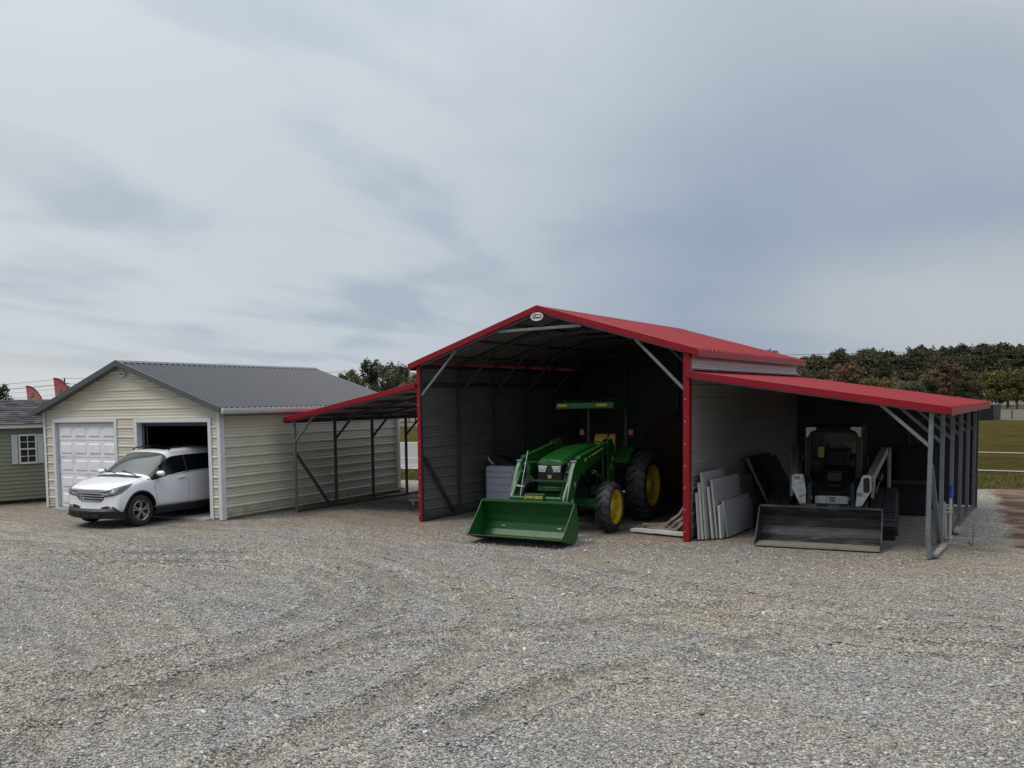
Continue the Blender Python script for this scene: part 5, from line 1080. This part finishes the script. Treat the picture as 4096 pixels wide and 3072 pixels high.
slab('leaning_board', 'narrow pale board edge second in front of the tallest leaning board', 'board', 6.03, .42, 1.4, .93, .09, 'edge', group=G_)
slab('leaning_board', 'wide light grey board leaning behind the low front board', 'board', 6.09, .48, 2.10, 1.06, .10, 'board', group=G_)
slab('leaning_board', 'short narrow strip of board standing at the foot of the leaning stack', 'board', 6.15, .50, .72, .60, .04, 'edge', group=G_)
slab('leaning_board', 'low square grey board in front of the leaning stack', 'board', 6.21, .70, 2.30, .66, .09, 'board', group=G_)
slab('leaning_board', 'darker grey board farther along the shed wall behind the stack', 'board', 6.02, 2.2, 3.35, .98, .10, 'inwall', group=G_)
slab('leaning_board', 'small dark square board low against the shed wall past the stack', 'board', 6.10, 2.75, 3.6, .52, .05, 'inwall', group=G_)
for k, (y0, y1, x, z1) in enumerate(((3.15, 3.27, 6.45, 1.28), (3.6, 5.4, 6.45, 1.22))):
    slab('leaning_plank' if k == 0 else 'dark_panel', ['weathered plank leaning at a slant before the dark panels', 'large dark panel leaning on the wall deep in the right lean-to'][k], ['plank', 'panel'][k], x, y0, y1, z1, .6, ['wood', 'boardd'][k], .04)
slab('dark_panel', 'dark panel leaning behind the slanted plank beside the tracked loader', 'panel', 6.30, 3.4, 5.0, 1.3, .48, 'boardd', .04)
# crates and cabinet at the back of the right lean-to
mb = MB(); mb.bb(8.05, 8.75, 5.7, 6.4, 0, .62).bb(8.0, 8.8, 5.65, 6.45, .62, .66); tag(mb.build('crate', M['boardd'], None, bevel=.01), 'low dark crate behind the tracked loader on the earth floor', 'crate')
mb = MB(); mb.bb(8.05, 8.75, 7.0, 7.6, 0, 1.35).bb(8.03, 8.77, 6.98, 6.999, .06, .64).bb(8.03, 8.77, 6.98, 6.999, .68, 1.30); tag(mb.build('cabinet', M['boardd'], None, bevel=.01), 'tall dark cabinet against the back wall of the right lean-to', 'cabinet')
# grey plastic storage chest with a dark lid thing on top, in the middle bay
ch = thing('storage_chest', 'pale blue-grey plastic storage chest left of the tractor', 'chest', (.60, 2.70, 0), R(0))
mb = MB(); mb.bb(-.39, .39, -.40, .45, .0, 1.06)
b_ = mb.build('body', M['chest'], ch, bevel=.07, seg=4, smooth=True); mb = MB()
for z in (.28, .45, .62, .79): mb.bb(-.36, .36, -.404, -.398, z, z + .010)
mb.bb(-.34, .34, -.404, -.398, .92, .93); mb.bb(.33, .34, -.404, -.398, .2, .92); mb.build('groove', M['inwall'], b_)
gc = thing('chair_cushion', 'dark curved seat shell with a pale edge lying on the storage chest', 'seat', (.55, 2.70, 1.065), 0)
mb = MB(); mb.prism([(x, -.22, z) for x, z in ((-.32, .16), (-.22, .22), (-.05, .20), (.15, .10), (.40, .02), (.40, 0), (-.15, 0), (-.25, .08))], (0, .4, 0)); mb.build('shell', M['blackp'], gc, bevel=.015)
mb = MB(); mb.tube([(-.34, -.23, .18), (-.29, -.23, .10), (-.20, -.23, .02)], .018, 8); mb.build('edging', M['white'], gc)
# old chains / vine hanging on the chest corner
mb = MB(); rg = random.Random(5); p = Vector((.93, 2.25, .62)); pts = [p.copy()]
for k in range(14): p = p + Vector((rg.uniform(-.05, .045), rg.uniform(-.03, .03), -.044)); pts.append(p.copy())
mb.tube(pts, .011, 5); o_ = mb.build('chain', M['galv'], None); tag(o_, 'loose chain hanging down the corner of the storage chest', 'chain')
# round hay bale
hb = MB(); n1 = 64; rg = random.Random(2)
prof = [(0, -.72), (.5, -.73), (.9, -.70), (1.04, -.60), (1.10, -.35), (1.11, 0), (1.10, .35), (1.04, .60), (.9, .70), (0, .72)]
hb.lathe(prof, (0, 0, 0), (0, 1, 0), n1)
for v in hb.v:
    f = 1 + .04 * mnoise.noise(v * 3) + .03 * mnoise.noise(v * 9); v.x *= f; v.z *= f
for k in range(900):                             # straw ends sticking out
    a = rg.random() * 6.283; y = rg.uniform(-.75, .6); r_ = 1.09 if abs(y) < .6 else rg.uniform(.2, 1.0); c = Vector((r_ * math.cos(a), y if r_ > 1.05 else -.72, r_ * math.sin(a))); d_ = Vector((rg.uniform(-1, 1), rg.uniform(-1, 1), rg.uniform(-1, 1))).normalized() * .09
    hb.add([c, c + d_, c + d_ + Vector((.006, 0, .004))], [(0, 1, 2)])
o_ = hb.build('hay_bale', M['hay'], None, smooth=True, fix=False); o_.location = (3.80, 5.9, 1.12); tag(o_, 'large round brown hay bale behind the tractor wheel', 'hay bale')
# plank and split wood by the right red post
def stick(name, label, cat, a, b, w_, h_, m_='wood', group=None, wob=.008):
    mb = MB(); a = Vector(a); b = Vector(b); n = 7; d_ = (b - a).normalized(); r = d_.cross(Vector((0, 0, 1))).normalized(); u = r.cross(d_); rg = random.Random(hash(label) % 99); vs = []
    rg = random.Random(sum(map(ord, label)))
    for i in range(n):
        c = a.lerp(b, i / (n - 1)) + Vector((rg.uniform(-wob, wob), rg.uniform(-wob, wob), rg.uniform(-wob, wob)))
        k1 = 1 + rg.uniform(-.12, .12)
        vs += [c - r * w_ / 2 * k1 - u * h_ / 2, c + r * w_ / 2 - u * h_ / 2, c + r * w_ / 2 * k1 + u * h_ / 2, c - r * w_ / 2 + u * h_ / 2 * k1]
    mb.add(vs, [(i * 4 + j, i * 4 + (j + 1) % 4, i * 4 + 4 + (j + 1) % 4, i * 4 + 4 + j) for i in range(n - 1) for j in range(4)] + [(0, 1, 2, 3), tuple((n - 1) * 4 + j for j in (3, 2, 1, 0))])
    o_ = mb.build(name, M[m_], None, bevel=.004); tag(o_, label, cat, group)
stick('plank', 'long grey plank lying flat on the gravel before the split wood', 'plank', (4.48, .62, .05), (5.60, .42, .06), .17, .06, 'edge')
GW_ = 'split wood heaped by the red corner post'
for lab, a, b, w_ in (('topmost split plank leaning steeply in the wood heap', (4.95, 1.10, .06), (5.62, .75, .66), .10), ('shorter split piece leaning low behind the red corner post', (5.28, .72, .05), (5.65, .60, .40), .12), ('thin split stick leaning between the two steep pieces', (5.10, .85, .05), (5.62, .70, .50), .06),
    ('long flat split board at the left of the wood heap', (4.40, 1.35, .05), (5.15, 1.55, .10), .12), ('flat split board in front at the left of the wood heap', (4.62, .98, .04), (5.25, 1.12, .13), .10), ('short flat piece at the foot of the wood heap', (4.85, .82, .04), (5.40, .80, .08), .09), ('rough flat piece lying under the steep planks', (5.0, 1.3, .06), (5.6, 1.2, .2), .14)):
    stick('split_wood', lab, 'firewood', a, b, w_, .05, group=GW_, wob=.015)
mb = MB(); mb.bb(5.35, 5.62, 1.25, 1.55, .0, .62); tag(mb.build('wood_block', M['wood'], None, bevel=.02), 'upright square wooden block behind the wood heap', 'block')
mb = MB(); mb.bb(-2.15, -1.60, 2.48, 2.70, .10, .15).bb(-2.05, -1.98, 2.5, 2.68, 0, .099).bb(-1.78, -1.70, 2.5, 2.68, 0, .099); tag(mb.build('low_bench', M['edge'], None, bevel=.005), 'low plank bench on the gravel left of the left red post', 'bench')
# water pipe with blue head and steel offcut by the second post of the right lean-to
wp = thing('water_hydrant', 'pale standing water pipe with a blue head beside the lean-to post', 'hydrant', (9.535, 1.84, 0))
mb = MB(); mb.tube([(0, 0, 0), (0, 0, .78)], .022, 10).tube([(-.06, .02, 0), (-.06, .02, .56)], .016, 8).bb(-.09, .035, -.03, .03, .52, .545).bb(-.09, .035, -.03, .03, .58, .605).bb(-.10, .04, -.03, .03, .08, .10); mb.build('pipe', M['pvc'], wp, bevel=.002)
mb = MB(); mb.tube([(0, 0, .77), (0, 0, .84), (0, 0, .85), (0, 0, .98)], [.036, .036, .028, .030], 12); mb.build('hydrant_head', M['bluep'], wp, smooth=True)
mb = MB(); ribbed(mb, (9.40, 1.62, .0), (0, 0, 1), (.75, .65, 0), (.65, -.75, 0), 0, .11, lambda b: [(0, .78 - b * .7)], ph=.03); o_ = mb.build('steel_offcut', M['lgrey'], None, fix=False); o_.modifiers.new('th', 'SOLIDIFY').thickness = .004; tag(o_, 'ribbed steel offcut standing by the second lean-to post', 'offcut')
stick('threshold_plank', 'pale plank lying on the ground at the foot of the bent front post', 'plank', (9.47, .10, .03), (9.50, 1.45, .035), .11, .05, 'wood')
stick('threshold_plank', 'short pale plank beside the third post of the right lean-to', 'plank', (9.53, 3.0, .03), (9.50, 3.75, .035), .10, .05, 'wood')
mb = MB(); mb.tube([(9.86, 1.82, 0), (9.87, 1.82, .16), (9.865, 1.82, .33)], .006, 5).tube([(9.86, 1.82, .0), (9.80, 1.80, .04)], .02, 5); tag(mb.build('marker_stake', M['rust'], None), 'thin rusty stake in the grey gravel right of the lean-to', 'stake')
# black container far across the field
dm = thing('dumpster', 'black open skip far off in the field beyond the right lean-to', 'skip', (4.35, 89, -.08), R(-10))
mb = MB(); mb.prism([(-1.0, y, z) for y, z in ((-1.2, 0), (-1.35, 1.45), (1.35, 1.45), (1.2, 0))], (2.0, 0, 0)); mb.build('body', M['black'], dm); mb = MB(); mb.bb(-1.1, 1.1, -1.45, 1.45, 1.451, 1.54); mb.build('rim', M['galv'], dm)
# ------------------------------------------------------------------ feather flags behind the garden shed
def fmat():
    m = bpy.data.materials.new('flag_cloth'); m.use_nodes = True; t = m.node_tree; p = t.nodes['Principled BSDF']; p.inputs['Roughness'].default_value = .8
    g = t.nodes.new('ShaderNodeTexCoord'); s = t.nodes.new('ShaderNodeSeparateXYZ'); t.links.new(g.outputs['Object'], s.inputs[0])
    r = t.nodes.new('ShaderNodeValToRGB'); r.color_ramp.elements[0].color = (.55, .24, .10, 1); r.color_ramp.elements[1].color = (.45, .07, .08, 1); mr = t.nodes.new('ShaderNodeMapRange'); mr.inputs[1].default_value = 2.5; mr.inputs[2].default_value = 3.5
    t.links.new(s.outputs[2], mr.inputs[0]); t.links.new(mr.outputs[0], r.inputs[0]); t.links.new(r.outputs[0], p.inputs['Base Color'])
    return m
FM = fmat()
def flag(label, pos, h, wd, letters):
    f = thing('feather_flag', label, 'flag', pos, R(37), 'feather flags behind the garden shed'); mb = MB()
    cur = [(wd * t, h - .52 * (wd / .55) * t ** 2.6 - .02 * t) for t in [k / 10 for k in range(11)]]
    lowx, lowz = wd + .02, .9
    poly = [(0, h)] + cur[1:] + [(lowx, lowz), (.30 * wd, lowz + .1)]
    mb.prism([(x, 0, z) for x, z in poly], (0, .006, 0)); fl_ = mb.build('cloth', FM, f)
    mb = MB(); mb.tube([(x, .003, z + .01) for x, z in [(0, h)] + cur[1:]] + [(lowx + .01, .003, lowz), (lowx + .01, .003, 0)], .020, 6); mb.build('pole', M['black'], f)
    for ch_, x, z in letters:
        for dz_, m_, sc in ((-.008, M['white'], .012), (-.012, M['black'], .0)):
            text('lettering', ch_, .42, m_, fl_, frame((x, dz_, z), (1, 0, 0), (0, 0, 1)), .001, sx=-1, bold=sc)
flag('shorter red and orange feather flag standing left above the shed roof', (-18.45, 2.0, 0), 3.46, .60, [('S', .22, 3.08), ('U', .25, 2.82), ('1', .44, 2.90)])
flag('taller red feather flag close to the garage roof edge', (-17.70, 2.62, 0), 3.72, .64, [('S', .24, 3.25), ('2', .50, 3.28)])
# ------------------------------------------------------------------ trees
def leafmat(name, c0, c1, c2):
    m = bpy.data.materials.new(name); m.use_nodes = True; t = m.node_tree; p = t.nodes['Principled BSDF']; p.inputs['Roughness'].default_value = .75; p.inputs['Specular IOR Level'].default_value = .2
    g = t.nodes.new('ShaderNodeNewGeometry'); oi = t.nodes.new('ShaderNodeObjectInfo'); a = t.nodes.new('ShaderNodeMath'); a.operation = 'ADD'
    n = t.nodes.new('ShaderNodeTexNoise'); n.inputs['Scale'].default_value = .55; n.inputs['Detail'].default_value = 3; t.links.new(g.outputs['Position'], n.inputs[0])
    b = t.nodes.new('ShaderNodeMath'); b.operation = 'MULTIPLY_ADD'; t.links.new(g.outputs['Random Per Island'], b.inputs[0]); b.inputs[1].default_value = .45; b.inputs[2].default_value = -.25
    t.links.new(n.outputs[0], a.inputs[0]); t.links.new(b.outputs[0], a.inputs[1])
    c = t.nodes.new('ShaderNodeMath'); c.operation = 'MULTIPLY_ADD'; t.links.new(oi.outputs['Random'], c.inputs[0]); c.inputs[1].default_value = .3; c.inputs[2].default_value = -.12
    d = t.nodes.new('ShaderNodeMath'); d.operation = 'ADD'; t.links.new(a.outputs[0], d.inputs[0]); t.links.new(c.outputs[0], d.inputs[1])
    r = t.nodes.new('ShaderNodeValToRGB'); r.color_ramp.elements[0].position = .25; r.color_ramp.elements[0].color = (*c0, 1); r.color_ramp.elements[1].position = .5; r.color_ramp.elements[1].color = (*c1, 1); e = r.color_ramp.elements.new(.8); e.color = (*c2, 1)
    t.links.new(d.outputs[0], r.inputs[0]); t.links.new(r.outputs[0], p.inputs['Base Color']); return m
LF = dict(dark=leafmat('leaves_dark', (.024, .028, .014), (.050, .052, .024), (.090, .084, .042)), mid=leafmat('leaves_mid', (.030, .032, .016), (.070, .066, .030), (.12, .105, .048)),
          yel=leafmat('leaves_yellow_green', (.055, .055, .020), (.135, .120, .036), (.21, .17, .055)), org=leafmat('leaves_russet', (.06, .040, .025), (.145, .088, .052), (.21, .13, .075)), gry=leafmat('leaves_sparse_grey', (.06, .058, .045), (.11, .10, .075), (.16, .145, .11)))
BK = mat('bark', (.06, .052, .042), .9, var=.3)
def tree_meshes(seed, h, wd, nleaf, lf, dens=1., trunk=.28, ls=.26):
    rg = random.Random(seed); tr = MB(); th = h * trunk
    main = [Vector((0, 0, -.3))]; 
    for k in range(1, 8): main.append(Vector((rg.uniform(-.12, .12) * k * .5, rg.uniform(-.12, .12) * k * .5, h * .86 * k / 7)))
    r0 = h * .020; tr.tube(main, [r0 * (1 - .8 * k / 7) for k in range(8)], 7)
    blobs = []
    for k in range(22):
        z = th + (h - th) * (k + .5) / 22 * .95; p = main[min(7, int(z / h / .86 * 7))]; a = k * 2.4 + rg.uniform(-.5, .5)
        t = (z - th) / (h - th); env = (math.sin(math.pi * min(1, t * .80 + .22)) ** .7)
        rr = wd / 2 * env * rg.uniform(.45, .85); e = Vector((p.x + math.cos(a) * rr, p.y + math.sin(a) * rr, z + rg.uniform(.1, .5) * wd * .15))
        s0 = Vector((p.x, p.y, z - wd * .12)); tr.tube([s0, s0.lerp(e, .5) + Vector((0, 0, .1)), e], [r0 * .4, r0 * .25, r0 * .08], 5)
        blobs.append((e, wd * rg.uniform(.09, .21)))
    for k in range(7): blobs.append((Vector((rg.uniform(-.25, .25) * wd, rg.uniform(-.25, .25) * wd, h * rg.uniform(.6, .97))), wd * rg.uniform(.08, .15)))
    vs = np.zeros((nleaf * 4, 3), np.float32); rn = np.random.RandomState(seed); wts = np.array([b[1] ** 2 for b in blobs]); wts /= wts.sum(); ch = rn.choice(len(blobs), nleaf, p=wts)
    bc = np.array([list(b[0]) for b in blobs])[ch]; br = np.array([b[1] for b in blobs])[ch]
    d = rn.randn(nleaf, 3); d /= np.linalg.norm(d, axis=1)[:, None]; rad = br * (.15 + 1.15 * rn.rand(nleaf) ** .75); d[:, 2] *= .75
    c = bc + d * rad[:, None]; hi_ = h * (.93 + .10 * np.sin(c[:, 0] * 2.1 + seed) * np.cos(c[:, 1] * 1.7)); c[:, 2] = np.where(c[:, 2] > hi_, hi_ - (c[:, 2] - hi_) * (rn.rand(nleaf) * 1.6 - .25), c[:, 2])
    u = rn.randn(nleaf, 3); u /= np.linalg.norm(u, axis=1)[:, None]; v = np.cross(u, rn.randn(nleaf, 3)); v /= np.linalg.norm(v, axis=1)[:, None]; s = ls * (.5 + rn.rand(nleaf))[:, None]
    q = np.stack([c - u * s, c - v * s * .55, c + u * s, c + v * s * .55], 1).reshape(-1, 3)
    me = bpy.data.meshes.new('leaves'); me.from_pydata(q.tolist(), [], [tuple(range(i * 4, i * 4 + 4)) for i in range(nleaf)])
    return tr, me
PROTO = []
def make_tree(seed, h, wd, nleaf, lf, **k):
    tr, me = tree_meshes(seed, h, wd, nleaf, lf, **k); r = thing('tree', 'x', 'tree'); t_ = tr.build('trunk', BK, r, fix=False); me.materials.append(LF[lf]); c_ = bpy.data.objects.new('crown', me); C.objects.link(c_); c_.parent = r
    PROTO.append([r, False]); return r
def put(i, pos, s, rz, label, group=None, lf=None):
    r, used = PROTO[i]
    if used:
        n_ = r.copy(); C.objects.link(n_)
        for c_ in list(r.children):
            q = c_.copy(); C.objects.link(q); q.parent = n_
        r = n_
    else: PROTO[i][1] = True
    r.location = pos; r.rotation_euler.z = rz; r.scale = (s, s, s * random.uniform(.94, 1.06)); r['label'] = label; r['category'] = 'tree'
    if group: r['group'] = group
    return r
make_tree(1, 10, 7.5, 9000, 'dark', ls=.18); make_tree(2, 10, 6.5, 8000, 'dark', ls=.17); make_tree(3, 10, 7.0, 8000, 'mid', ls=.18); make_tree(4, 10, 8.0, 9500, 'mid', ls=.18); make_tree(5, 8, 6.5, 7500, 'yel', trunk=.18, ls=.16); make_tree(6, 9, 6.5, 6500, 'org', trunk=.2, ls=.17); make_tree(7, 10, 6.5, 2600, 'gry', ls=.20); make_tree(8, 10, 5.5, 4200, 'dark', ls=.17); make_tree(9, 10, 6., 3800, 'yel', ls=.17)
def at(u, depth):                               # ground position of image column u at this depth from the camera
    xr = (u - 1542.6) / 3607.4; p = CP + (c_f + c_r * xr) * depth; return (p.x, p.y, 0)
rg = random.Random(21)
# wooded rise at the right: heights are the visible treetop heights
def tree_row(us, depth, top_z, base, protos, jit=4, lab='', grp=None):
    for u in us:
        uu = u + rg.uniform(-18, 18); d = depth + rg.uniform(-jit, jit); x, y, _ = at(uu, d); i = rg.choice(protos); hz_ = top_z(uu) * rg.uniform(.86, 1.07) - base
        s = hz_ / (8 if i == 4 else 9 if i == 5 else 10); put(i, (x, y, base - .1), s, rg.random() * 6.28, lab, grp)
tz = lambda u: 10.6 + (u - 3150) / 950 * .9
tree_row(range(3080, 4330, 58), 185, lambda u: tz(u) * 1.11, 1.5, [0, 1, 3, 7], 8, 'tall dark green tree in the back row on the wooded rise', 'back row trees on the wooded rise')
tree_row(range(3060, 4330, 62), 168, lambda u: tz(u) * .98, .8, [0, 1, 2, 3], 5, 'dark leafy tree in the middle of the wooded rise', 'middle trees on the wooded rise')
tree_row(range(3050, 4330, 70), 154, lambda u: 7.6, .0, [2, 3, 0, 1], 4, 'green tree on the lower slope of the wooded rise', 'lower trees on the wooded rise')
tree_row([3290, 3480, 3560, 3980, 4050, 4110], 143, lambda u: 5.8 if u < 3700 else 6.9, 0, [4], 3, 'yellow-green bushy tree at the front edge of the wood', 'front trees of the wood')
tree_row([3640, 3690, 3850, 3900, 4010, 4130, 4200, 4270], 141, lambda u: 5.2, 0, [2, 3, 7], 3, 'olive green tree at the front edge of the wood', 'front trees of the wood')
for u, z, lb_ in ((3775, 7.8, 'tall russet autumn tree in the middle of the wood'), (3730, 6.4, 'lower russet tree left of the tall russet one'), (3380, 8.4, 'orange-brown tree at the left end of the wood')):
    x, y, _ = at(u, 148); put(5, (x, y, 0), z / 9, rg.random() * 6, lb_)
for u in (3600, 3655):
    x, y, _ = at(u, 139); put(6, (x, y, 0), .48, rg.random() * 6, 'bare grey shrubby tree at the foot of the wood', 'bare shrubs at the foot of the wood')
# treeline behind the gap between the two buildings
for u, d, z, i, lb_ in ((1375, 140, 8.2, 8, 'yellow-green thin crowned tree at the left of the gap treeline'), (1410, 142, 9.0, 8, 'pale green tree just above the grey garage roof'), (1478, 140, 9.6, 7, 'dense dark tree in the middle of the gap treeline'), (1530, 143, 9.8, 6, 'thin grey tree right of the dense dark one'), (1572, 141, 9.7, 6, 'thin brownish tree with a wide airy crown'), (1600, 139, 7.6, 2, 'green tree low behind the airy crowns'), (1625, 141, 8.4, 7, 'small dark tree left of the red eave'), (1665, 140, 8.0, 8, 'tree partly hidden by the red eave'), (1710, 140, 8.0, 3, 'green tree behind the open shed eave'),
    (1500, 133, 5.6, 0, 'low dark bushy tree in front of the gap treeline'), (1440, 135, 5.8, 3, 'low green tree behind the garage roof slope'), (1560, 134, 5.8, 1, 'low dark tree before the airy crowns'), (1640, 135, 6.0, 4, 'low olive tree above the left lean-to roof'), (1330, 138, 6.4, 3, 'low tree hidden mostly by the garage roof')):
    x, y, _ = at(u, d); s_ = {4: 8., 5: 9.}.get(i, 10.); r_ = put(i, (x, y, -.1), z * 1.0 / s_, rg.random() * 6.28, lb_); r_.scale.x *= .74; r_.scale.y *= .74
x, y, _ = at(5, 70); put(7, (x, y, 0), .485, 1., 'dark conical tree at the left edge beyond the garden shed')
for u in (70, 84, 98, 112): x, y, _ = at(u, 165); put(1, (x, y, 0), .46, u, 'tiny far tree showing over the garden shed roof', 'far trees over the garden shed roof')
# low brown weeds and grass tufts along the lot edge, one mass
def tufts():
    rn = np.random.RandomState(4); n = 9000; u = rn.rand(n); x = np.where(u < .5, rn.uniform(8.8, 16, n), rn.uniform(-14, -3, n)); far = lot_far(x)
    y = far + rn.rand(n) ** 1.4 * 6 - .5; h = (.03 + .06 * rn.rand(n)); a = rn.rand(n) * 6.28; w2 = .012 + .012 * rn.rand(n)
    b = np.stack([x, y, np.full(n, -.11)], -1); t = b + np.stack([np.cos(a * 3) * h * .4, np.sin(a * 3) * h * .4, h + .05], -1); dx = np.stack([np.cos(a) * w2, np.sin(a) * w2, np.zeros(n)], -1)
    q = np.stack([b - dx, b + dx, t], 1).reshape(-1, 3); me = bpy.data.meshes.new('tufts'); me.from_pydata(q.tolist(), [], [(3 * i, 3 * i + 1, 3 * i + 2) for i in range(n)]); me.materials.append(LF['yel'])
    o_ = bpy.data.objects.new('grass', me); C.objects.link(o_); tag(o_, 'short rough grass at the edge of the gravel', 'grass', kind='stuff')
tufts()
def base_weeds():
    rn = np.random.RandomState(9); n = 1500; k = rn.rand(n); a = rn.rand(n)
    gx = -10.438 + 6.42 * math.cos(GA) - math.sin(GA) * 7.4 * k ** .6; gy = -2.34 + 6.42 * math.sin(GA) + math.cos(GA) * 7.4 * k ** .6
    sx_ = -12.2 + .26 * 4 * (k - .4); sy_ = -2.1 + .97 * 4 * (k - .4)
    w_ = a < .75; x = np.where(w_, gx, sx_) + rn.rand(n) ** 2 * .15; y = np.where(w_, gy, sy_) + rn.randn(n) * .05; h = .02 + .08 * rn.rand(n) ** 2; t_ = rn.rand(n) * 6.28
    b = np.stack([x, y, np.full(n, -.02)], -1); t = b + np.stack([np.cos(t_) * h * .5, np.sin(t_) * h * .5, h + .02], -1); dx = np.stack([np.cos(t_ + 1.5) * .006, np.sin(t_ + 1.5) * .006, np.zeros(n)], -1)
    q = np.stack([b - dx, b + dx, t], 1).reshape(-1, 3); me = bpy.data.meshes.new('weeds'); me.from_pydata(q.tolist(), [], [(3 * i, 3 * i + 1, 3 * i + 2) for i in range(n)]); me.materials.append(LF['yel'])
    o_ = bpy.data.objects.new('weeds', me); C.objects.link(o_); tag(o_, 'thin weeds along the foot of the tan garage side wall', 'weeds', kind='stuff')
base_weeds()
# ------------------------------------------------------------------ utility poles and cables
def pole(label, u, depth, h):
    x, y, _ = at(u, depth); p = thing('utility_pole', label, 'utility pole', (x, y, -.1), R(10), 'utility poles along the road')
    mb = MB(); mb.tube([(0, 0, 0), (0, 0, h)], [.16, .12], 8); mb.build('pole', M['pole'], p); mb = MB(); mb.bb(-.9, .9, -.06, .06, h - 1.0, h - .88); mb.build('crossarm', M['pole'], p); return Vector((x, y, 0))
pA = pole('wooden utility pole rising behind the garage roof at the left', 273, 150, 8.3)
x, y, _ = at(2350, 140); pB = Vector((x, y, 0)); x, y, _ = at(4700, 112); pC = Vector((x, y, 0)); x, y, _ = at(-900, 210); pD = Vector((x, y, 0))
for k, dz in enumerate((0, .9, 1.6, 2.5)):
    pts = []
    for a, b, za, zb, n in ((pD, pA, 8.8, 8.1, 10), (pA, pB, 8.1, 10.0, 14), (pB, pC, 10.0, 8.9, 14)):
        for i in range(n + (b is pC)): t = i / n; p = a.lerp(b, t); pts.append((p.x + k * .25, p.y + k * .1, za + (zb - za) * t - dz - 1.1 * 4 * t * (1 - t)))
    mb = MB(); mb.tube(pts, [.028, .045, .022, .022][k], 5); tag(mb.build('power_line', M['wire'], None), ['highest thin power line crossing above the treetops', 'thickest dark power line, second from the top', 'third power line from the top against the trees', 'lowest power line against the trees'][k], 'cable', 'power lines beyond the buildings')
# field fence posts
for u, d in ((3943 + 100, 89), (1600, 106)):
    x, y, _ = at(u, d); mb = MB(); mb.tube([(x, y, -.1), (x, y, .8)], .06, 6); tag(mb.build('fence_post', M['pole'], None), 'short fence post at the field edge ' + ('right of the black skip' if u > 3000 else 'seen under the left lean-to'), 'post')
